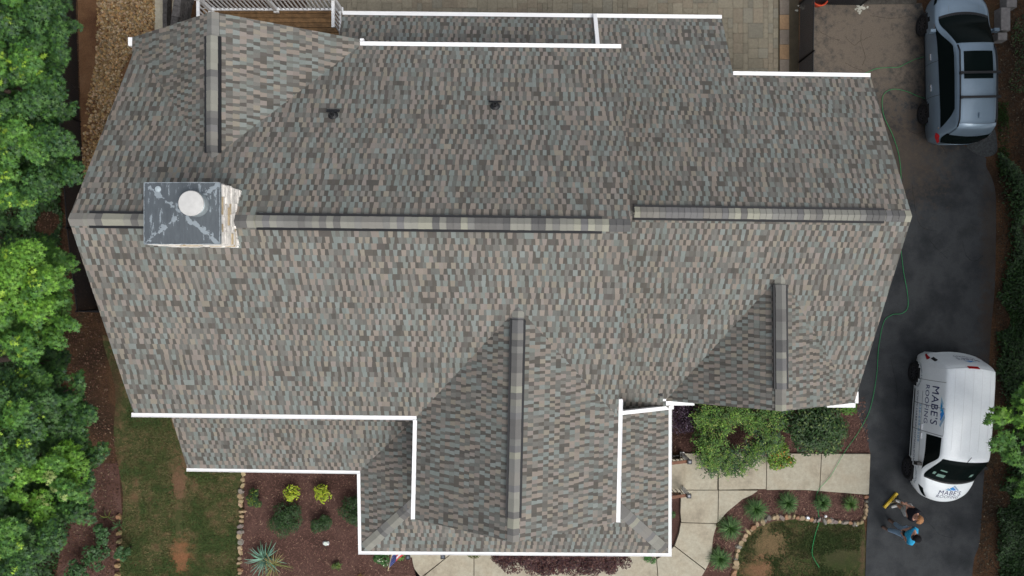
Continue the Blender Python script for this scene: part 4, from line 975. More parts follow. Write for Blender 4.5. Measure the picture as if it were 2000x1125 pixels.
for (lab, x, y, h, cl, cols, seed, s_, tip) in (
  ('tall feathery light green bush over the walkway, left of the dark bush', 1398, 868, 1.6, [(-25, -45), (0, -60), (20, -30), (-22, -10), (5, 0), (-20, 20), (28, -55), (-5, 30)], FE, 14, .055, .30),
  ('feathery green bush tucked against the garage gable', 1450, 812, 1.4, [(-70, -5), (-45, 5), (-20, -5), (5, 0), (30, 5), (55, -5), (-60, 20), (20, 18)], FE, 15, .055, .25),
  ('loose green bush spilling onto the concrete walkway', 1440, 905, 1.2, [(-40, 0), (-20, 8), (0, 12), (20, 0), (35, -14), (-8, -14)], FE + [(.03, .07, .03)], 16, .05, .2),
  ('open green bush in the middle of the walkway planting', 1495, 855, 1.3, [(-10, -20), (10, -5), (0, 18), (22, 10), (-22, 25), (25, -28), (40, -50)], FE + [(.028, .065, .028)], 17, .05, .2),
  ('thin sprawling bush tip over the walkway beside the step railing', 1392, 915, .9, [(-12, -8), (5, 4), (-2, 10), (14, -4)], [(.05, .10, .04)], 18, .05, .1)):
    r = random.Random(seed); q = W(x, y, h * .5); q.z = 0; t = thing('bush', lab, 'bush', q, 0, 'bushes by the walkway'); bb = MB(); tk = MB()
    for dx, dy in cl:
        c_ = W(x + dx, y + dy, h * r.uniform(.6, .85)); tk.tube([q, (q + c_) / 2 + Vector((0, 0, .15)), c_], [.02, .012, .005], 5)
        clump(bb, c_ - Vector((0, 0, .22)), .32 if seed != 18 else .18, 260 if seed != 18 else 50, .034, 'oval', [(.020, .052, .010), (.034, .08, .014), cols[-1]], r, shell=.1)
        for _ in range(20 if seed != 18 else 9):      # arching sprays
            a = r.uniform(0, 6.28); d = Vector((math.cos(a), math.sin(a), 0)); L_ = r.uniform(.16, .36) * (1 if seed != 18 else .7); k = r.uniform(.7, 1.3); base = cols[r.randrange(len(cols))]
            c2 = c_ + Vector((r.gauss(0, .09), r.gauss(0, .09), r.uniform(-.15, .1)))
            for m_ in range(22 if seed != 18 else 12):
                f = r.random(); p = c2 + d * L_ * f + Vector((0, 0, .18 * f - .3 * f * f)) + Vector((r.gauss(0, .03), r.gauss(0, .03), r.gauss(0, .02)))
                cc = tuple(v * k * r.uniform(.8, 1.2) for v in (base if not (f > .6 and r.random() < tip) else (.26, .34, .08))); ld = (d + Vector((r.uniform(-.9, .9), r.uniform(-.9, .9), r.uniform(-.2, .2)))).normalized(); nn = Vector((r.uniform(-.5, .5), r.uniform(-.5, .5), 1)); e = ld.cross(nn).normalized() * s_ * .2
                bb.face([p, p + ld * s_ * .5 + e, p + ld * s_, p + ld * s_ * .5 - e], cc)
    tk.build('stem', M['bark'], t); bb.build('foliage', M['leaf'], t)
shrub('bush', 'large glossy dark green bush nearest the driveway', 1598, 836, .93, 1.7, 8200, BX + [(.026, .065, .014)], 19, s=.042, tip=(.11, .16, .04), tipp=.15, ncl=60)
shrub('shrub', 'yellow green shrub with a few orange leaves at the walkway edge', 1527, 890, .48, .8, 1900, [(.10, .19, .015), (.14, .22, .02), (.06, .13, .015)], 20, s=.036, tip=(.30, .12, .02), tipp=.10, ncl=16)
shrub('shrub', 'small bright green shrub under the right corner of the garage gable', 1660, 795, .32, .5, 600, [(.08, .20, .02), (.06, .15, .02)], 21)
shrub('shrub', 'small green plant between porch roof and walkway', 1312, 1003, .16, .3, 200, [(.03, .07, .015)], 22)

def tuft(name, label, px, py, rad, n, cols, seed, wd=.018, group=None, cat='plant', h=.45, droop=.5):
    r = random.Random(seed); q = W(px, py); t = tag(MB_tuft(name, q, rad, n, cols, r, wd, h, droop), label, cat, group); return t
def MB_tuft(name, q, rad, n, cols, r, wd, h, droop):
    b = MB()
    for i in range(n):
        a = r.uniform(0, 6.28); L = rad * r.uniform(.55, 1.15); el = r.uniform(.15, 1.3); d = Vector((math.cos(a), math.sin(a), 0)); e = Vector((-d.y, d.x, 0)); k = r.uniform(.6, 1.3)
        col = tuple(x * k for x in cols[r.randrange(len(cols))]); pts = []
        for j in range(5):
            f = j / 4; hr = L * f * math.cos(el * (1 - f * .4)); z = h * math.sin(el) * (f * 1.5 - droop * 2.2 * f * f * .8) + .03
            pts.append((q + d * hr + Vector((0, 0, max(z, .02 + .01 * (4 - j)))), wd * (1.05 - f) * .9 + .002))
        for j in range(4):
            (A, wa), (B, wb) = pts[j], pts[j + 1]; b.face([A - e * wa, A + e * wa, B + e * wb, B - e * wb], col)
    o = b.build(name, M['blade'], off=(q.x, q.y, 0)); return o
LI = [(.038, .098, .020), (.055, .13, .028), (.025, .070, .016), (.10, .18, .06)]
for k, (x, y, s, lab) in enumerate(((1403, 1087, .40, 'lowest'), (1423, 1028, .43, 'second lowest'), (1473, 991, .40, 'leftmost below the horizontal walkway'), (1535, 979, .36, 'second below the horizontal walkway'), (1602, 979, .30, 'one crossed by the green hose'))):
    tuft('spiky_plant', 'dark green spiky clump in the curved bed, ' + lab, x, y, s, 330, LI, 100 + k, .011, 'spiky clumps in the curved bed')
tuft('spiky_plant', 'lighter green spiky clump nearest the driveway edge', 1656, 980, .29, 190, [(.09, .17, .04), (.06, .12, .03)], 110, .010, 'spiky clumps in the curved bed')
tuft('yucca', 'blue green yucca with dry tan leaves at the bottom of the left bed', 521, 1088, .62, 46, [(.10, .20, .15), (.13, .25, .19), (.07, .15, .09)], 111, .028, h=.6)
tuft('dry_grass', 'dry tan leaves spreading around the yucca', 537, 1100, .60, 60, [(.33, .24, .13), (.16, .20, .06), (.24, .22, .08)], 112, .010)
tuft('sprout', 'few long yellow leaf blades at the top of the left stone row', 214, 1008, .34, 7, [(.24, .26, .05), (.12, .2, .05)], 113, .012)
tuft('sprout', 'green leaf blades leaning over the left stone row', 236, 1024, .30, 14, [(.06, .14, .05)], 114, .012)
tuft('sprout', 'tall thin stalks at the bottom edge of the left bed', 703, 1120, .30, 9, [(.16, .18, .10), (.28, .16, .05)], 115, .008)
def vine(label, px, py, seed, rad=.5):
    shrub('sapling', label, px, py, rad, .9, 420, [(.025, .065, .02), (.035, .09, .025)], seed, s=.05, ncl=9, group='saplings in the left mulch strip')
vine('leafy sapling above the left mulch strip bottom', 200, 1045, 31, .35); vine('leafy sapling at the bottom of the left mulch strip', 185, 1090, 32, .5); vine('small sapling crossing the square stones', 236, 1082, 33, .25); vine('sapling at the bottom edge right of the corner maple', 150, 1115, 34, .4)

# ground cover under the right hand wood
b = MB(); r = random.Random(55)
def cover(x0, x1, y0, y1, n, cols, s, zmax, thr=-.05):
    k = 0
    while k < n:
        x, y = r.uniform(x0, x1), r.uniform(y0, y1); q = W(x, y); nz = mnoise.noise(Vector((q.x * .9, q.y * .9, 3.3)))
        k += 1
        if nz < thr or x < 1948 + 14 * math.sin(y / 60) + abs(r.gauss(0, 16)): continue
        q.z = .03 + (nz - thr) * zmax * r.random() * 2; c = cols[r.randrange(len(cols))]; t = r.uniform(.5, 1.4)
        leaf(b, q, Vector((r.uniform(-.6, .6), r.uniform(-.6, .6), 1)), s * r.uniform(.6, 1.3), 'oval', tuple(v * t for v in c), r)
cover(1944, 2080, 300, 1180, 70000, BX + [(.02, .05, .014)], .045, .7, -.42)
cover(1945, 2080, -60, 330, 7000, BX + [(.05, .035, .02), (.07, .05, .03)], .035, .2, .02)
for x, y in scatter([(0, -40), (118, -40), (128, 300), (120, 560), (130, 700), (150, 860), (150, 1000), (90, 1180), (0, 1180)], 34000, 58):  # dark leaves added under the left trees, standing in for shade between the crowns
    q = W(x, y, 0); nz = mnoise.noise(Vector((q.x * .8, q.y * .8, 9.1)))
    if nz < -.38: continue
    q.z = .05 + (nz + .4) * 1.3 * r.random(); c = BX[r.randrange(3)]; t = r.uniform(.5, 1.4); leaf(b, q, Vector((r.uniform(-.6, .6), r.uniform(-.6, .6), 1)), .055 * r.uniform(.6, 1.3), 'oval', tuple(v * t for v in c), r)
tag(b.build('ground_cover', M['leaf']), 'dark ivy and weeds along the right side, dark leaves added as gap shade at left', 'ground cover', kind='stuff')
b = MB()
for x, y in scatter([(1946, -40), (2060, -40), (2060, 1180), (1900, 1180), (1925, 900), (1950, 560), (1950, 320)], 9000, 56):
    q = W(x, y, .012 + r.random() * .02); t = r.uniform(.4, 1.4); c = (.045 * t, .034 * t, .022 * t) if r.random() < .92 else (.13 * t, .11 * t, .07 * t)
    leaf(b, q, Vector((r.uniform(-.4, .4), r.uniform(-.4, .4), 1)), r.uniform(.02, .045), 'dia', c, r)
for x, y in scatter([(0, -40), (150, -40), (160, 300), (190, 600), (230, 900), (238, 1180), (0, 1180)], 14000, 57):
    q = W(x, y, .014 + r.random() * .02); t = r.uniform(.4, 1.5); c = (.07 * t, .035 * t, .022 * t) if r.random() < .85 else (.13 * t, .09 * t, .06 * t)
    leaf(b, q, Vector((r.uniform(-.4, .4), r.uniform(-.4, .4), 1)), r.uniform(.02, .045), 'dia', c, r)
tag(b.build('leaf_litter', M['chip']), 'brown fallen leaves on the bare soil under the trees', 'leaf litter', kind='stuff')
tufts('grass', [(1948, 200), (1968, 200), (1972, 340), (1950, 345)], 900, 61, [(.03, .07, .015), (.025, .06, .012)], 'narrow strip of green grass below the rear of the silver car', .07)

# ------------------------------------------------------------------ garden hose / cord
def hose(name, pts, label):
    sp = smooth_pts(pts, 6); z = lambda x, y: .14 if (1331 < x < 1697 and 886 < y < 962) else .05
    b = MB(); b.tube([W(x, y, z(x, y)) for x, y in sp], .0072, 6); return tag(b.build(name, M['hose']), label, 'hose')
hose('hose', [(1640, 150), (1675, 147), (1692, 142), (1712, 134), (1735, 132), (1755, 131), (1770, 124), (1790, 115), (1830, 105)], 'short green hose from the garage eave to the silver car')
hose('hose', [(1830, 200), (1796, 189), (1772, 179), (1748, 174), (1730, 180), (1723, 196), (1727, 228), (1744, 265), (1756, 305), (1760, 350), (1757, 400), (1758, 460), (1764, 525), (1772, 570), (1773, 600), (1762, 612), (1742, 615), (1726, 630), (1716, 680), (1712, 735), (1699, 800), (1676, 845), (1650, 882), (1622, 930), (1600, 955), (1594, 975), (1598, 1000), (1600, 1018), (1592, 1045), (1586, 1078), (1591, 1093), (1600, 1108)], 'long green hose winding along the driveway and over the walkway')

# ------------------------------------------------------------------ flag on the porch
t = thing('flag', 'striped flag with starred blue corner hanging on a tilted pole from the porch', 'flag', W(760, 1075, 1.6))
A = W(770, 1062, 2.35); B = W(758, 1113, 2.55); b = MB(); b.tube([A, B], .014, 8); b.lathe(B, [(.02, -.02), (.025, .01), (.008, .03)], 8); b.build('flag_pole', mat('pole_tan', (.45, .36, .22), .5), t)
cl = MB(); st = MB(); nu, nv = 39, 26; up0 = (A - B); 
def fp(u, v):       # u along the fly (down), v along the hoist (pole)
    p = B + (A - B) * (.06 + .80 * v); fold = math.sin(v * 9 + u * 2) * .05 * u + math.sin(v * 17) * .02 * u
    return p + Vector((.26 * u + fold, .10 * u * math.sin(v * 6) + .05 * u, -.95 * u + .04 * math.sin(u * 8 + v * 5)))
for i in range(nu):
    for j in range(nv):
        u0, u1, v0, v1 = i / nu, (i + 1) / nu, j / nv, (j + 1) / nv
        s_ = int(v0 * 13); col = (.55, .04, .06) if s_ % 2 == 0 else (.72, .70, .72)
        if v0 < 7 / 13 - .01 and u0 < .4: col = (.03, .05, .20)
        cl.face([fp(u0, v0), fp(u1, v0), fp(u1, v1), fp(u0, v1)], col)
        if col[2] == .20 and i % 2 == 0 and j % 2 == 0:
            for off_ in (.004, -.004):
                c_ = fp((u0 + u1) / 2, (v0 + v1) / 2); du = (fp(u1, v0) - fp(u0, v0)).normalized(); dv = (fp(u0, v1) - fp(u0, v0)).normalized(); nn = du.cross(dv)
                st.face([c_ + nn * off_ + du * x * .012 + dv * y * .012 for x, y in SH['maple']], (.7, .7, .7))
co = cl.build('flag_cloth', M['cloth'], t); st.build('stars', M['cloth'], co)

# ------------------------------------------------------------------ vehicles
def crm(a, b_, c, d, t): return .5 * ((2 * b_) + (c - a) * t + (2 * a - 5 * b_ + 4 * c - d) * t * t + (3 * b_ - a - 3 * c + d) * t ** 3)
class Loft:
    def __init__(s, st): s.ys = [q[0] for q in st]; s.pr = [q[1] for q in st]; s.n = len(st); s.k = len(st[0][1])
    def prof(s, i, t):
        P = s.pr[i]; m = s.k - 1; t = max(0, min(m, t)); j = min(int(t), m - 1); f = t - j
        g = lambda q: P[q] if 0 <= q <= m else ((-P[2 * m - q][0], P[2 * m - q][1]) if q > m else (P[0][0] * 2 - P[1][0], P[0][1] * 2 - P[1][1]))
        return (crm(g(j - 1)[0], g(j)[0], g(j + 1)[0], g(j + 2)[0], f), crm(g(j - 1)[1], g(j)[1], g(j + 1)[1], g(j + 2)[1], f))
    def at(s, u, t, side=1):
        u = max(0, min(s.n - 1, u)); i = min(int(u), s.n - 2); f = u - i; q = [max(0, min(s.n - 1, i + d)) for d in (-1, 0, 1, 2)]
        p = [s.prof(a, t) for a in q]; y = crm(*[s.ys[a] for a in q], f)
        x = crm(*[a[0] for a in p], f); e = max(0, min(1, (abs(y) - .4) / 1.9)); y -= (x / .86) ** 2 * e * (.30 if y > 0 else -.15)      # rounded in plan at both ends
        return Vector((side * x, y, crm(*[a[1] for a in p], f)))
    def u_of(s, y):
        lo, hi = 0, s.n - 1
        for _ in range(30):
            m = (lo + hi) / 2
            if s.at(m, 2).y < y: lo = m
            else: hi = m
        return lo
    def u_at(s, y, x):
        e = max(0, min(1, (abs(y) - .4) / 1.9)); y += (x / .86) ** 2 * e * (.30 if y > 0 else -.15); lo, hi = 0, s.n - 1
        for _ in range(24):
            m = (lo + hi) / 2
            if s.at(m, s.k - 1).y < y: lo = m
            else: hi = m
        return lo
    def t_of_x(s, u, x):
        lo, hi = 2.0, s.k - 1
        for _ in range(25):
            m = (lo + hi) / 2
            if s.at(u, m).x > abs(x): lo = m
            else: hi = m
        return lo
    def nrm(s, u, t, side):
        a = s.at(u + .02, t, side) - s.at(u - .02, t, side); c = s.at(u, t + .03, side) - s.at(u, t - .03, side); n = a.cross(c).normalized()
        ref = s.at(u, t, side) - Vector((0, s.at(u, t).y * .7, .6)); return n if n.dot(ref) > 0 else -n
    def body(s, b, wheels, wr, NU=9, NT=4):
        nu = (s.n - 1) * NU; ntt = (s.k - 1) * NT; vs = []; fs = []
        for i in range(nu + 1):
            for j in range(-ntt, ntt + 1):
                vs.append(s.at(i / NU, (ntt - abs(j)) / NT, 1 if j >= 0 else -1))
        wdt = 2 * ntt + 1
        for i in range(nu):
            for j in range(2 * ntt):
                q = (i * wdt + j, i * wdt + j + 1, (i + 1) * wdt + j + 1, (i + 1) * wdt + j); c = sum((vs[k] for k in q), Vector()) / 4
                if any(math.hypot(c.y - wy, c.z - wr) < wr + .045 and abs(c.x) > .45 for wy in wheels): continue
                fs.append(q)
        fs.append(tuple(range(wdt))); fs.append(tuple(nu * wdt + j for j in range(wdt))[::-1]); b.mesh(vs, fs)
    def patch(s, b, c4, side=1, off=.006, n=10, col=(1, 1, 1), th=True, m=None):
        """c4: four (y,t) corners in order, filled bilinearly on the surface"""
        m = m or n; vs = []
        for i in range(n + 1):
            for j in range(m + 1):
                f, g = i / n, j / m
                y = (c4[0][0] * (1 - f) + c4[1][0] * f) * (1 - g) + (c4[3][0] * (1 - f) + c4[2][0] * f) * g
                t = (c4[0][1] * (1 - f) + c4[1][1] * f) * (1 - g) + (c4[3][1] * (1 - f) + c4[2][1] * f) * g
                sd_ = side
                if t > s.k - 1: t = 2 * (s.k - 1) - t; sd_ = -side
                u = s.u_of(y) ; vs.append(s.at(u, t, sd_) + s.nrm(u, t, sd_) * off)
        fs = [(i * (m + 1) + j, (i + 1) * (m + 1) + j, (i + 1) * (m + 1) + j + 1, i * (m + 1) + j + 1) for i in range(n) for j in range(m)]
        b.mesh(vs, fs, col)
def wheel(par, x, y, r_, side, wd=.2, spokes=5):
    w_ = MB(); ax = Matrix.Rotation(side * math.pi / 2, 3, 'Y'); c = Vector((x, y, r_))
    w_.lathe(c, [(r_ * .62, -wd), (r_ * .94, -wd), (r_, -wd * .8), (r_, -.03), (r_ * .93, 0), (r_ * .66, .002), (r_ * .62, -.03)], 32, ax=ax)
    wo = w_.build('wheel', M['rubber'], par, True, off=(0, 0, 0)); h = MB(); h.lathe(c, [(r_ * .61, -.10), (r_ * .62, -.012), (r_ * .57, -.018), (r_ * .55, -.05), (r_ * .15, -.05), (r_ * .12, -.02), (r_ * .02, -.018)], 28, (.05, .05, .055), ax=ax)
    for k in range(spokes * 2):
        a = math.pi * k / spokes; d = Vector((0, math.cos(a), math.sin(a))); e = c + Vector((side * -.022, 0, 0)); h.bar(e + d * r_ * .1, e + d * r_ * .58, .035, .02, (.07, .07, .075), up=(1, 0, 0))
    h.build('rim', mat_rim, wo, off=(0, 0, 0))
mat_rim = mat('rim', vc=True, rough=.35, metal=.6)
def text_geo(body, size, align='LEFT', shear=0):
    cu = bpy.data.curves.new('lettering', 'FONT'); cu.body = body; cu.size = size; cu.align_x = align; cu.shear = shear; cu.resolution_u = 3; cu.space_character = 1.08
    o = bpy.data.objects.new('lettering', cu); COL.objects.link(o); dg = bpy.context.evaluated_depsgraph_get(); me = bpy.data.meshes.new_from_object(o.evaluated_get(dg))
    vs = [v.co.copy() for v in me.vertices]; fs = [tuple(p.vertices) for p in me.polygons]; bpy.data.objects.remove(o); bpy.data.meshes.remove(me); bpy.data.curves.remove(cu); return vs, fs
NAVY = (.015, .02, .10); SKYB = (.03, .30, .62)
def logo(sc=1.0):
    """peaked roofs over the name: two blue peaks, pale chevrons"""
    P = []
    P.append(([(-.55, 0), (-.30, .26), (-.22, .18), (-.38, 0)], (.35, .55, .68))); P.append(([(-.36, 0), (-.2, .17), (-.12, .10), (-.02, .20), (.0, 0)], SKYB))
    P.append(([(-.10, .24), (.06, .42), (.36, .10), (.30, .02), (.22, .06), (.10, 0)], (.04, .25, .70))); P.append(([(.08, .46), (.20, .58), (.60, .08), (.52, 0)], (.28, .42, .55))); P.append(([(-.18, .26), (-.02, .10), (.10, .22), (.0, .34)], SKYB))
    return [([(x * sc, y * sc) for x, y in p], c) for p, c in P]

# white roofing van
van_st = [
 (-2.20, [(.60,.38),(.72,.50),(.74,.62),(.72,.75),(.55,.78),(.3,.80),(0,.80)]),
 (-2.12, [(.74,.30),(.83,.60),(.82,.85),(.77,1.03),(.62,1.08),(.3,1.10),(0,1.10)]),
 (-1.98, [(.76,.28),(.855,.6),(.84,.97),(.745,1.40),(.64,1.51),(.32,1.55),(0,1.56)]),
 (-1.86, [(.78,.26),(.86,.6),(.85,1.0),(.735,1.58),(.63,1.72),(.32,1.78),(0,1.79)]),
 (-1.70, [(.78,.26),(.865,.6),(.85,1.02),(.735,1.62),(.63,1.79),(.32,1.85),(0,1.86)]),
 (-.60, [(.79,.26),(.865,.6),(.85,1.02),(.74,1.62),(.64,1.81),(.32,1.87),(0,1.88)]),
 (.50, [(.79,.26),(.865,.6),(.85,1.02),(.74,1.61),(.63,1.80),(.32,1.86),(0,1.87)]),
 (.86, [(.79,.26),(.865,.6),(.85,1.02),(.74,1.57),(.61,1.75),(.31,1.81),(0,1.825)]),
 (1.20, [(.79,.26),(.865,.6),(.85,1.02),(.76,1.34),(.64,1.46),(.32,1.51),(0,1.53)]),
 (1.55, [(.78,.26),(.86,.6),(.83,.95),(.77,1.07),(.67,1.14),(.34,1.18),(0,1.19)]),
 (1.85, [(.76,.26),(.84,.58),(.80,.84),(.72,.98),(.62,1.05),(.32,1.09),(0,1.10)]),
 (2.10, [(.68,.28),(.77,.54),(.73,.74),(.65,.87),(.54,.94),(.28,.97),(0,.98)]),
 (2.25, [(.50,.32),(.60,.48),(.57,.62),(.50,.74),(.42,.80),(.22,.83),(0,.83)]),
 (2.30, [(.38,.36),(.46,.47),(.44,.58),(.38,.67),(.30,.71),(.16,.73),(0,.73)])]
def build_van():
    L = Loft(van_st); yaw = R(176.2); mid = Vector((12.96, -4.30, 0))
    t = thing('work_van', 'white compact work van with roofing lettering parked on the driveway', 'van', mid, yaw)
    b = MB(); L.body(b, (-1.463, 1.463), .33); bo = b.build('body', M['vanpaint'], t, True, off=(0, 0, 0))
    def pch(name, c4, m_, side=None, par=t, **k):
        b = MB()
        for s_ in ((1, -1) if side is None else (side,)): L.patch(b, c4, s_, **k)
        return b.build(name, m_, par, True, off=(0, 0, 0))
    pch('windshield', [(.78, 3.80), (1.44, 3.05), (1.44, 8.95), (.78, 8.20)], M['glass'], 1, n=10, m=22)
    for s_ in (1, -1): pch('side_window', [(.22, 2.25), (.22, 3.35), (.80, 3.25), (1.30, 2.22)], M['glass'], s_, n=8, off=.007)
    for s_ in (1, -1):
        b = MB()
        for k in range(1, 1): pass
        for (y0_, y1_, t0_, t1_) in ((-1.35, -1.345, .8, 3.5), (-.62, -.612, .5, 3.6), (.16, .168, .5, 3.5)): L.patch(b, [(y0_, t0_), (y0_, t1_), (y1_ + .008, t1_), (y1_ + .008, t0_)], s_, .003, 8, m=1)
        L.patch(b, [(-.62, 3.55), (-.62, 3.60), (.16, 3.56), (.16, 3.50)], s_, .003, 8); L.patch(b, [(-1.0, 1.72), (-1.0, 1.75), (1.3, 1.75), (1.3, 1.72)], s_, .003, 8)
        b.build('door_seam', mat_seam, bo, off=(0, 0, 0))
    for s_ in (1, -1):
        pch('sill_trim', [(-1.0, .35), (-1.0, .62), (1.05, .62), (1.05, .35)], M['black'], s_, off=.008)
        pch('tail_light', [(-2.06, 2.05), (-2.09, 2.75), (-1.99, 2.85), (-1.93, 2.05)], M['redlens'], s_, off=.012)
        pch('pillar_trim', [(-1.97, 2.75), (-2.0, 3.5), (-1.93, 3.55), (-1.90, 2.8)], M['black'], s_, off=.010)
        pch('headlight', [(1.78, 2.1), (1.84, 3.05), (2.14, 3.2), (2.14, 2.5)], M['glass'], s_, off=.008)
        b = MB(); b.box((s_ * .96, 1.13, 1.06), (.19, .10, .17), top=.8); b.bar((s_ * .84, 1.16, 1.0), (s_ * .95, 1.13, 1.02), .06, .05); b.build('mirror', M['black'], t, off=(0, 0, 0))
        for y in (.02, -.42 + .7): pass
        for y in (.06, .32):
            b = MB(); u = L.u_of(y); p = L.at(u, 1.9, s_); b.box((p.x + s_ * .018, y, p.z), (.03, .17, .035)); b.build('door_handle', M['white'], t, off=(0, 0, 0))
        for wy in (-1.463, 1.463): wheel(t, s_ * .868, wy, .33, s_)
        for wy in (-1.463, 1.463):      # dark liner behind each opening
            pass
    b = MB(); b.box((0, 0, .42), (1.25, 3.9, .3)); b.build('underbody', M['black'], t, off=(0, 0, 0))
    pch('brake_light', [(-1.765, 5.5), (-1.765, 6.5), (-1.715, 6.5), (-1.715, 5.5)], M['redlens'], 1, off=.014)
    b = MB(); L.patch(b, [(-1.80, 4.1), (-1.80, 7.9), (-1.785, 7.9), (-1.785, 4.1)], 1, .003, 1, m=16)
    for x in (.5, .25, 0, -.25, -.5):
        pts = [L.at(L.u_of(y), L.t_of_x(L.u_of(y), x), 1 if x >= 0 else -1) + Vector((0, 0, .001)) for y in [-1.68 + k * .2 for k in range(12)]]
        b.tube(pts, .004, 4)
    b.build('roof_seam', mat_seam2, bo, off=(0, 0, 0))
    b = MB(); p = L.at(L.u_of(.78), 6, 1); b.bar(p, p + Vector((-.03, -.17, .12)), .012, .012); b.build('antenna', M['black'], t, off=(0, 0, 0))
    b = MB(); L.patch(b, [(1.435, 3.15), (1.48, 3.15), (1.48, 8.85), (1.435, 8.85)], 1, .008, 2, m=22); b.build('cowl', M['black'], t, True, off=(0, 0, 0))
    # papers on the dashboard, seen through the windshield
    for (x, y, sx, sy, a_) in ((.40, 1.40, .22, .13, .1), (.42, 1.22, .20, .05, 0), (-.45, 1.33, .09, .14, -.2), (.60, 1.32, .07, .12, .3)):
        b = MB(); u = L.u_at(y, x); tt = L.t_of_x(u, x); p = L.at(u, tt, 1 if x > 0 else -1); n = L.nrm(u, tt, 1 if x > 0 else -1); Q = n.to_track_quat('Z', 'Y').to_matrix(); b.box(p + n * .008, (sx, sy, .003), (.16, .27, .23), rot=Q @ Matrix.Rotation(a_, 3, 'Z')); b.build('dash_paper', M['plain'], t, off=(0, 0, 0))
    # lettering
    def side_text(body, size, y0, t0, kt, col, s_, shear=0, sx=1.0):
        vs, fs = text_geo(body, size, 'LEFT', shear); out = []
        for v in vs:
            y = (y0 + v.x * sx) if s_ > 0 else (-y0 * 0 + (y0 + W_[0]) - v.x * sx); u = L.u_of(y); tt = t0 + v.y * kt; out.append(L.at(u, tt, s_) + L.nrm(u, tt, s_) * .006)
        b = MB(); b.mesh(out, fs, col); return b.build('lettering', M['plain'], t, off=(0, 0, 0))
    for s_ in (1, -1):
        W_ = [1.62]; side_text("MABE'S", .33, -1.22, 2.42, 1.75, NAVY, s_, 0, 1.02)
        W_ = [1.40]; side_text('ROOFING', .25, -1.22, 2.00, 1.5, (.05, .055, .16), s_, 0, .98)
        W_ = [2.05]; side_text('WWW.MABESROOFING.COM', .165, -.98, 1.03, 1.9, (.05, .055, .12), s_, 0, .93)
        W_ = [1.45]; side_text('336-648-8509', .18, -.62, 1.45, 1.9, (.18, .38, .58), s_, 0, 1.05)
        b = MB()
        for poly, col in logo(.75):
            pts = []
            for x, y in poly:
                yy = -.52 + (x if s_ > 0 else -x); u = L.u_of(yy); tt = 3.0 + y * 1.6; pts.append(L.at(u, tt, s_) + L.nrm(u, tt, s_) * .008)
            b.face(pts, col)
        b.build('emblem', M['plain'], t, off=(0, 0, 0))
        for wy, tx in ((-1.463, 'LICENSED & INSURED'), (1.463, 'FREE INSPECTIONS')):
            vs, fs = text_geo(tx, .085, 'CENTER'); out = []
            for v in vs:
                a_ = math.pi / 2 - (v.x / .45) * (1 if s_ > 0 else 1); rr = .435 + v.y; yy = wy + (math.cos(a_) * rr if s_ > 0 else -math.cos(a_) * rr); zz = .33 + math.sin(a_) * rr; u = L.u_of(yy)
                lo, hi = 0., 3.5
                for _ in range(20):
                    m_ = (lo + hi) / 2
                    if L.at(u, m_).z < zz: lo = m_
                    else: hi = m_
                out.append(L.at(u, lo, s_) + Vector((s_ * .008, 0, 0)))
            b = MB(); b.mesh(out, fs, (.12, .16, .2)); b.build('lettering', M['plain'], t, off=(0, 0, 0))
    def top_text(body, size, yc, xc, col, flip, par_t=True):
        vs, fs = text_geo(body, size, 'CENTER'); out = []
        for v in vs:
            # front: letters' tops point to the windshield; rear: read from behind
            x, y = (xc - v.x, yc - v.y) if not flip else (xc + v.x, yc + v.y)
            u = L.u_at(y, x); tt = L.t_of_x(u, x); sg = 1 if x >= 0 else -1; out.append(L.at(u, tt, sg) + L.nrm(u, tt, sg) * .006)
        b = MB(); b.mesh(out, fs, col); b.build('lettering', M['plain'], t, off=(0, 0, 0))
    top_text("MABE'S", .20, 2.01, -.04, NAVY, False); top_text('ROOFING', .14, 2.125, -.02, (.07, .08, .15), False)
    b = MB()
    for poly, col in logo(.36):
        pts = []
        for x, y in poly:
            X, Y = -.05 - x, 1.86 - y * .8; u = L.u_at(Y, X); tt = L.t_of_x(u, X); sg = 1 if X >= 0 else -1; pts.append(L.at(u, tt, sg) + L.nrm(u, tt, sg) * .007)
        b.face(pts, col)
    b.build('emblem', M['plain'], t, off=(0, 0, 0))
    # rear doors: map height to the station parameter
    def rear_pt(x, z):
        lo, hi = .3, 3.6
        for _ in range(25):
            m_ = (lo + hi) / 2; tt = L.t_of_x(m_, x)
            if L.at(m_, tt).z < z: lo = m_
            else: hi = m_
        tt = L.t_of_x(lo, x); sg = 1 if x >= 0 else -1; return L.at(lo, tt, sg) + L.nrm(lo, tt, sg) * .008
    for tx, sz, xc, zc2, col in (("MABE'S", .20, -.12, 1.28, NAVY), ('ROOFING', .13, -.10, 1.13, (.07, .08, .15))):
        vs, fs = text_geo(tx, sz, 'CENTER'); b = MB(); b.mesh([rear_pt(xc + v.x, zc2 + v.y * .9) for v in vs], fs, col); b.build('lettering', M['plain'], t, off=(0, 0, 0))
    b = MB()
    for poly, col in logo(.34): b.face([rear_pt(-.12 + x, 1.46 + y * .6) for x, y in poly], col)
    b.build('emblem', M['plain'], t, off=(0, 0, 0))
mat_seam = mat('panel_seam', (.16, .17, .18), .6); mat_seam2 = mat('roof_rib', (.60, .63, .64), .4)
build_van()

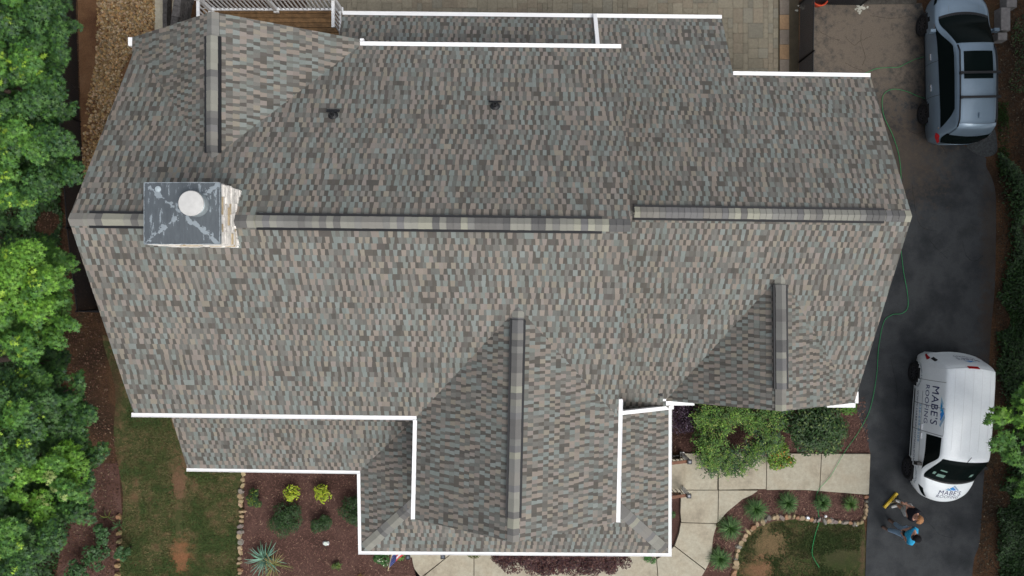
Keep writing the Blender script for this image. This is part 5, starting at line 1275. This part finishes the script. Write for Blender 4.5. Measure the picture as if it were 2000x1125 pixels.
suv_st = [
 (-2.38, [(.45,.42),(.60,.50),(.62,.60),(.58,.68),(.45,.70),(.22,.71),(0,.71)]),
 (-2.31, [(.70,.30),(.82,.55),(.83,.82),(.76,.95),(.62,.98),(.3,1.0),(0,1.0)]),
 (-2.20, [(.76,.27),(.87,.58),(.87,.90),(.75,1.16),(.62,1.24),(.3,1.27),(0,1.27)]),
 (-2.06, [(.78,.26),(.89,.6),(.885,.95),(.71,1.38),(.585,1.54),(.3,1.60),(0,1.61)]),
 (-1.85, [(.79,.26),(.90,.6),(.89,.97),(.71,1.41),(.59,1.585),(.3,1.63),(0,1.64)]),
 (-1.1, [(.79,.26),(.91,.6),(.895,.98),(.71,1.44),(.59,1.63),(.3,1.675),(0,1.685)]),
 (-.2, [(.79,.26),(.91,.6),(.895,.98),(.71,1.44),(.59,1.64),(.3,1.685),(0,1.695)]),
 (.32, [(.79,.26),(.91,.6),(.89,.98),(.71,1.41),(.575,1.58),(.3,1.63),(0,1.64)]),
 (.80, [(.79,.26),(.91,.6),(.88,.97),(.75,1.22),(.63,1.34),(.32,1.38),(0,1.39)]),
 (1.25, [(.79,.26),(.905,.6),(.87,.93),(.79,1.02),(.68,1.07),(.36,1.10),(0,1.11)]),
 (1.75, [(.78,.26),(.895,.58),(.855,.88),(.76,.985),(.62,1.02),(.32,1.035),(0,1.04)]),
 (2.05, [(.70,.28),(.84,.55),(.79,.80),(.68,.89),(.55,.93),(.28,.95),(0,.96)]),
 (2.25, [(.5,.34),(.64,.5),(.62,.64),(.54,.73),(.44,.77),(.2,.79),(0,.79)])]
suv_st = [(y, [(x * (.945 if z < 1.05 else .945 - .06 * min(1, (z - 1.05) / .4)), z) for x, z in p]) for y, p in suv_st]
def build_suv():
    L = Loft(suv_st); t = thing('parked_car', 'silver blue hatchback SUV with black roof rails and crossbars at the top right', 'car', (13.31, 6.5, 0), R(.9))
    b = MB(); L.body(b, (-1.345, 1.345), .34); bo = b.build('body', M['suvpaint'], t, True, off=(0, 0, 0))
    def pch(name, c4, m_, side=1, par=t, **k):
        b = MB(); L.patch(b, c4, side, **k); return b.build(name, m_, par, True, off=(0, 0, 0))
    pch('windshield', [(.38, 3.85), (1.24, 3.15), (1.24, 8.85), (.38, 8.15)], M['glass'], n=10, m=22)
    pch('cowl', [(1.24, 3.2), (1.31, 3.2), (1.31, 8.8), (1.24, 8.8)], M['black'], n=2, m=22, off=.008)
    pch('rear_window', [(-2.085, 3.6), (-2.30, 3.1), (-2.30, 8.9), (-2.085, 8.4)], M['glass'], n=6, m=20, off=.010)
    for s_ in (1, -1):
        pch('side_window', [(-1.95, 2.35), (-1.45, 3.30), (.33, 3.28), (1.12, 2.18)], M['glass'], s_, n=14, m=6, off=.007)
        pch('window_chrome', [(-1.98, 2.22), (-1.97, 2.30), (1.15, 2.13), (1.18, 2.05)], M['chrome'], s_, n=14, m=1, off=.008)
        pch('tail_light', [(-2.32, 2.05), (-2.28, 2.95), (-2.16, 2.9), (-2.06, 2.10)], M['redlens'], s_, off=.012)
        pch('headlight', [(1.72, 2.1), (1.76, 2.6), (2.10, 2.9), (2.10, 2.2)], M['glass'], s_, off=.008)
        pch('sill_trim', [(-1.0, .15), (-1.0, .55), (.98, .55), (.98, .15)], M['black'], s_, off=.008)
        b = MB()
        for (y0_, t1_) in ((-.99, 2.3), (.02, 2.3), (1.02, 2.1)): L.patch(b, [(y0_, .4), (y0_, t1_), (y0_ + .012, t1_), (y0_ + .012, .4)], s_, .003, 8, m=1)
        b.build('door_seam', mat('dark_seam', (.03, .035, .04), .6), bo, off=(0, 0, 0))
        for y in (-.72, .20):
            u = L.u_of(y); p = L.at(u, 1.65, s_); b = MB(); b.box((p.x + s_ * .02, y, p.z), (.03, .19, .035)); b.build('door_handle', M['chrome'], t, off=(0, 0, 0))
        b = MB(); b.box((s_ * .94, .92, 1.02), (.19, .11, .15), top=.8); b.bar((s_ * .80, .95, .98), (s_ * .92, .92, .99), .06, .05); b.build('mirror', M['suvpaint'], t, off=(0, 0, 0))
        rl = MB(); pts = []
        for k in range(13):
            y = -1.95 + k * .19; u = L.u_of(y); p = L.at(u, 3.95, s_); pts.append(p + Vector((0, 0, .05 if 0 < k < 12 else .0)))
        rl.tube(pts, .02, 8); rl.build('roof_rail', M['black'], t, True, off=(0, 0, 0))
        for wy in (-1.345, 1.345): wheel(t, s_ * .862, wy, .34, s_)
    for y in (-.52, -1.22):
        b = MB(); z = 1.76; b.bar((-.575, y, z), (.575, y, z), .065, .03); b.box((-.535, y, z - .03), (.07, .08, .07)); b.box((.535, y, z - .03), (.07, .08, .07)); b.build('crossbar', M['black'], t, off=(0, 0, 0))
    pch('sunroof', [(.12, 4.45), (.12, 7.55), (-.66, 7.55), (-.66, 4.45)], M['glass'], n=8, m=12, off=.006)
    pch('spoiler', [(-2.09, 3.95), (-1.86, 4.0), (-1.86, 8.0), (-2.09, 8.05)], M['suvpaint'], n=4, m=14, off=.03)
    pch('spoiler_gap', [(-1.865, 4.0), (-1.85, 4.0), (-1.85, 8.0), (-1.865, 8.0)], M['black'], n=1, m=14, off=.012)
    b = MB(); p = L.at(L.u_of(-1.62), 6, 1); b.box(p + Vector((0, 0, .025)), (.05, .16, .05), top=.5); b.build('antenna_fin', M['suvpaint'], t, off=(0, 0, 0))
    b = MB(); b.box((0, 0, .45), (1.3, 3.9, .3)); b.build('underbody', M['black'], t, off=(0, 0, 0))
    pch('bumper', [(-2.345, 1.6), (-2.345, 10.4), (-2.30, 10.4), (-2.30, 1.6)], M['chrome'], n=1, m=20, off=.015)
    b = MB()
    for x in (.30, -.30):
        pts = [L.at(L.u_of(y), L.t_of_x(L.u_of(y), x * (1.5 if y < 1.6 else 1.2)), 1 if x > 0 else -1) + Vector((0, 0, -.002)) for y in (1.35, 1.5, 1.7, 1.9, 2.05)]; b.tube(pts, .006, 4)
    b.build('hood_crease', mat_seam, bo, off=(0, 0, 0))
build_suv()

# ------------------------------------------------------------------ people: one skinned body each, clothes as their own parts
def skin_mesh(name, nodes, edges, m, par, sub=2):
    """nodes {key: (pos, radius)}; grows one continuous surface along the edges"""
    keys = list(nodes); idx = {k: i for i, k in enumerate(keys)}; o0 = parent_world(par)
    me = bpy.data.meshes.new(name); me.from_pydata([Vector(nodes[k][0]) - o0 for k in keys], [(idx[a], idx[c]) for a, c in edges], []); me.update()
    o = bpy.data.objects.new(name, me); COL.objects.link(o); sk = o.modifiers.new('s', 'SKIN'); sk.use_smooth_shade = True
    for i, k in enumerate(keys):
        rr = nodes[k][1]; rr = rr if isinstance(rr, tuple) else (rr, rr); me.skin_vertices[0].data[i].radius = rr; me.skin_vertices[0].data[i].use_root = (i == 0)
    s2 = o.modifiers.new('d', 'SUBSURF'); s2.levels = s2.render_levels = sub
    me2 = bpy.data.meshes.new_from_object(o.evaluated_get(bpy.context.evaluated_depsgraph_get())); bpy.data.objects.remove(o); me2.name = name
    me2.materials.clear(); me2.materials.append(m)
    for p in me2.polygons: p.use_smooth = True
    o = bpy.data.objects.new(name, me2); COL.objects.link(o); o.parent = par; return o
def person(label, J, face, shirt, pants, shoe, hairm, cap=None, short=True):
    """J: joints in world metres; face: unit vector the face looks along"""
    base = (J['footL'] + J['footR']) / 2; t = thing('person', label, 'person', (base.x, base.y, 0)); V3 = Vector
    nd = {'pelvis': (J['pelvis'], (.13, .10)), 'waist': (J['pelvis'].lerp(J['neck'], .35), (.125, .09)), 'chest': (J['pelvis'].lerp(J['neck'], .75), (.15, .105)), 'neck': (J['neck'], .06), 'nk2': (J['neck'].lerp(J['head'], .45), .055),
          'hd': (J['head'] + V3((0, 0, -.03)), (.078, .085)), 'top': (J['head'] + V3((0, 0, .07)), (.07, .08)), 'nose': (J['head'] + face * .098 + V3((0, 0, -.03)), .014), 'chin': (J['head'] + face * .055 + V3((0, 0, -.10)), .032)}
    ed = [('pelvis', 'waist'), ('waist', 'chest'), ('chest', 'neck'), ('neck', 'nk2'), ('nk2', 'hd'), ('hd', 'top'), ('hd', 'nose'), ('hd', 'chin')]
    for s in 'LR':
        nd['hip' + s] = (J['hip' + s], .085); nd['knee' + s] = (J['knee' + s], .058); nd['ank' + s] = (J['ank' + s], .042); nd['sh' + s] = (J['sh' + s], .062); nd['el' + s] = (J['el' + s], .042); nd['wr' + s] = (J['wr' + s], .028)
        ed += [('pelvis', 'hip' + s), ('hip' + s, 'knee' + s), ('knee' + s, 'ank' + s), ('chest', 'sh' + s), ('sh' + s, 'el' + s), ('el' + s, 'wr' + s)]
        d = (J['wr' + s] - J['el' + s]).normalized(); side = d.cross(V3((0, 0, 1))); side = side.normalized() if side.length > .1 else V3((1, 0, 0)); dn = d.cross(side)
        pm = J['wr' + s] + d * .055; nd['palm' + s] = (pm, (.034, .018)); ed.append(('wr' + s, 'palm' + s))
        for k in range(4):
            a = pm + d * .035 + side * (.024 - k * .016); L = (.034, .04, .037, .028)[k]; nd[f'f{k}{s}'] = (a, .0095); nd[f'g{k}{s}'] = (a + d * L * .8 + dn * .012, .0085); nd[f'h{k}{s}'] = (a + d * L * 1.1 + dn * .038, .0075); ed += [('palm' + s, f'f{k}{s}'), (f'f{k}{s}', f'g{k}{s}'), (f'g{k}{s}', f'h{k}{s}')]
        nd['t1' + s] = (J['wr' + s] + d * .03 + side * .035, .011); nd['t2' + s] = (J['wr' + s] + d * .065 + side * .05 + dn * .02, .009); ed += [('wr' + s, 't1' + s), ('t1' + s, 't2' + s)]
    skin_mesh('body', nd, ed, M['skin'], t)
    g = lambda k, f: (nd[k][0], tuple(x * f for x in nd[k][1]) if isinstance(nd[k][1], tuple) else nd[k][1] * f)
    sn = {'chest': (nd['chest'][0], (.185, .14)), 'waist': (nd['waist'][0], (.155, .12)), 'pelvis': (J['pelvis'].lerp(J['neck'], .1), (.15, .12)), 'neck': (J['neck'] - V3((0, 0, .035)), .085)}; se = [('chest', 'waist'), ('waist', 'pelvis'), ('chest', 'neck')]
    for s in 'LR':
        sn['sh' + s] = (J['sh' + s], .082); sn['e' + s] = (J['sh' + s].lerp(J['el' + s], .72), .068); se += [('chest', 'sh' + s), ('sh' + s, 'e' + s)]
    skin_mesh('shirt', sn, se, shirt, t)
    pn = {'p': (J['pelvis'], (.148, .118))}; pe = []
    for s in 'LR':
        low = J['knee' + s].lerp(J['ank' + s], .92) if not short else J['hip' + s].lerp(J['knee' + s], .95)
        pn['h' + s] = (J['hip' + s], .102); pn['k' + s] = (J['knee' + s] if not short else low, .078); pe += [('p', 'h' + s), ('h' + s, 'k' + s)]
        if not short: pn['l' + s] = (low, .062); pe.append(('k' + s, 'l' + s))
    skin_mesh('trousers', pn, pe, pants, t)
    for s in 'LR':
        f = J['toe' + s] - J['foot' + s]; f.z = 0; f.normalize(); A = J['foot' + s]
        skin_mesh('shoe', {'a': (V3((A.x, A.y, .055)), (.048, .05)), 'b': (V3((A.x, A.y, .045)) + f * .10, (.05, .042)), 'c': (V3((A.x, A.y, .04)) + f * .19, (.042, .034)), 'an': (V3((A.x, A.y, .11)) - f * .01, .045)}, [('a', 'b'), ('b', 'c'), ('a', 'an')], shoe, t)
    h = J['head']; side = face.cross(V3((0, 0, 1))).normalized(); b = MB(); Q = Matrix((side, face, V3((0, 0, 1)))).transposed()
    if cap:
        b.lathe(h + V3((0, 0, .035)), [(.105, -.01), (.106, .02), (.095, .065), (.065, .095), (.02, .11), (.004, .112)], 20, ax=Q)
        n = 10; vs = []
        for i in range(n + 1):
            a = math.pi * (i / n - .5); vs.append(h + V3((0, 0, .035)) + side * math.sin(a) * .085 + face * (.085 + math.cos(a) * .075))
        vs2 = [q - V3((0, 0, .008)) for q in vs]; k = len(vs); b.mesh(vs + vs2, [tuple(range(k)), tuple(range(k, 2 * k))[::-1]] + [(i, (i + 1) % k, (i + 1) % k + k, i + k) for i in range(k)])
        b.build('cap', cap, t, True)
    rr_ = random.Random(5); b = MB()
    for i in range(650):
        d = V3((rr_.gauss(0, 1), rr_.gauss(0, 1), rr_.gauss(.4, .8))).normalized()
        if d.dot(face) > .45 and d.z < .55 or d.z < -.45: continue
        p = h + V3((0, 0, .025)) + V3((d.x * .092, d.y * .092, d.z * .112)); tn = (side * rr_.uniform(-1, 1) - face * rr_.uniform(.2, 1) + V3((0, 0, -.4))).normalized(); e = d.cross(tn) * .007
        if cap and d.z > .2: continue
        k = rr_.uniform(.75, 1.25); b.face([p - e, p + e, p + e + tn * .045 + d * .006, p - e + tn * .045 + d * .006], (k, k, k))
    b.build('hair', hairm, t)
    for s in (-1, 1):
        b = MB(); b.lathe(h + face * .083 + side * s * .03 + V3((0, 0, .0)), [(.003, -.012), (.011, -.006), (.012, 0), (.011, .006), (.003, .012)], 10); b.build('eye', M['black'], t)
        b = MB(); b.lathe(h + side * s * .084 + V3((0, 0, -.02)), [(.006, -.03), (.016, -.015), (.018, .01), (.01, .03)], 8); b.build('ear', M['skin'], t, True)
    return t
def cm(n, c, r_=.95): return mat(n, c, r_, ns=(22, .75, 1.2), bump=(16, .5, .02))
Jp = lambda x, y, z: W(x, y, z)
# man in the blue shirt, hands in front of his belt
J1 = dict(footL=Jp(1733, 1034, .05), toeL=Jp(1727, 1031, .05), footR=Jp(1745, 1021, .05), toeR=Jp(1739, 1017, .05), ankL=Jp(1734, 1034, .12), ankR=Jp(1746, 1021, .12),
          kneeL=Jp(1748, 1038, .50), kneeR=Jp(1757, 1030, .50), hipL=Jp(1769, 1046, .92), hipR=Jp(1773, 1035, .92), pelvis=Jp(1772, 1041, .98), neck=Jp(1787, 1048, 1.46), head=Jp(1790, 1051, 1.62),
          shL=Jp(1779, 1061, 1.38), shR=Jp(1789, 1034, 1.38), elL=Jp(1771, 1057, 1.12), elR=Jp(1780, 1031, 1.12), wrL=Jp(1765, 1047, 1.0), wrR=Jp(1768, 1035, 1.0))
f1 = Vector((-1, .12, -.15)).normalized()
man = person('person in a bright blue shirt, jeans and black cap standing behind the van', J1, f1, cm('blue_shirt', (.03, .33, .58)), cm('jeans', (.20, .30, .42)), cm('brown_boots', (.07, .045, .035)), cm('dark_hair', (.03, .02, .015)), cm('black_cap', (.008, .008, .01)), short=False)
b = MB(); b.bar(J1['pelvis'] + Vector((-.12, -.06, .03)), J1['pelvis'] + Vector((-.12, .08, .03)), .04, .09); b.build('belt_pouch', M['black'], man)
# person in black with the yellow sweeper
J2 = dict(footL=Jp(1752, 987, .05), toeL=Jp(1746, 989, .05), footR=Jp(1760, 981, .05), toeR=Jp(1755, 979, .05), ankL=Jp(1753, 987, .12), ankR=Jp(1760, 981, .12),
          kneeL=Jp(1762, 993, .46), kneeR=Jp(1766, 986, .46), hipL=Jp(1773, 1001, .86), hipR=Jp(1778, 992, .86), pelvis=Jp(1775, 997, .91), neck=Jp(1789, 1009, 1.36), head=Jp(1793, 1014, 1.50),
          shL=Jp(1781, 1015, 1.28), shR=Jp(1793, 1000, 1.28), elL=Jp(1773, 1009, 1.03), elR=Jp(1783, 991, 1.03), wrL=Jp(1771, 990, .97), wrR=Jp(1771, 986, 1.0))
f2 = Vector((-.9, .35, -.25)).normalized()
person('person in a black shirt and pale shorts holding the yellow sweeper', J2, f2, cm('black_shirt', (.010, .010, .016)), cm('pale_shorts', (.40, .42, .42)), cm('pale_shoes', (.42, .43, .42)), mat('red_blond_hair', (.40, .20, .09), .8, vc=False))
t = thing('magnetic_sweeper', 'yellow push magnet bar with a long pole, held by the person in black', 'sweeper', W(1739, 978))
A, B = W(1727, 991, .08), W(1752, 963, .08); b = MB(); b.bar(A, B, .075, .06); b.bar(A.lerp(B, -.01), A.lerp(B, .03), .09, .07, (.7, .7, .65)); b.build('sweeper_bar', mat('yellow_paint', (.62, .42, .015), .45, ns=(20, .8, 1.1)), t)
hnd = (J2['wrL'] + J2['wrR']) / 2 + Vector((-.05, .02, 0)); f_ = W(1746, 981, .22); b = MB(); b.tube([f_, hnd, hnd + (hnd - f_).normalized() * .12], .013, 8, (.32, .22, .13)); b.tube([A.lerp(B, .3) + Vector((0, 0, .03)), f_], .009, 6, (.55, .45, .2)); b.tube([A.lerp(B, .72) + Vector((0, 0, .03)), f_], .009, 6, (.55, .45, .2)); b.build('handle', M['plain'], t)
for A_, B_ in ((.12, 0), (.88, 0)):
    p = A.lerp(B, A_); d = (B - A).normalized(); b = MB(); ax = d.to_track_quat('Z', 'Y').to_matrix(); n_ = Vector((-d.y, d.x, 0)) * -.08; b.lathe(p + Vector((n_.x, n_.y, -.03)), [(.02, -.02), (.05, -.018), (.05, .018), (.02, .02)], 14, ax=ax); b.build('wheel', M['rubber'], t)
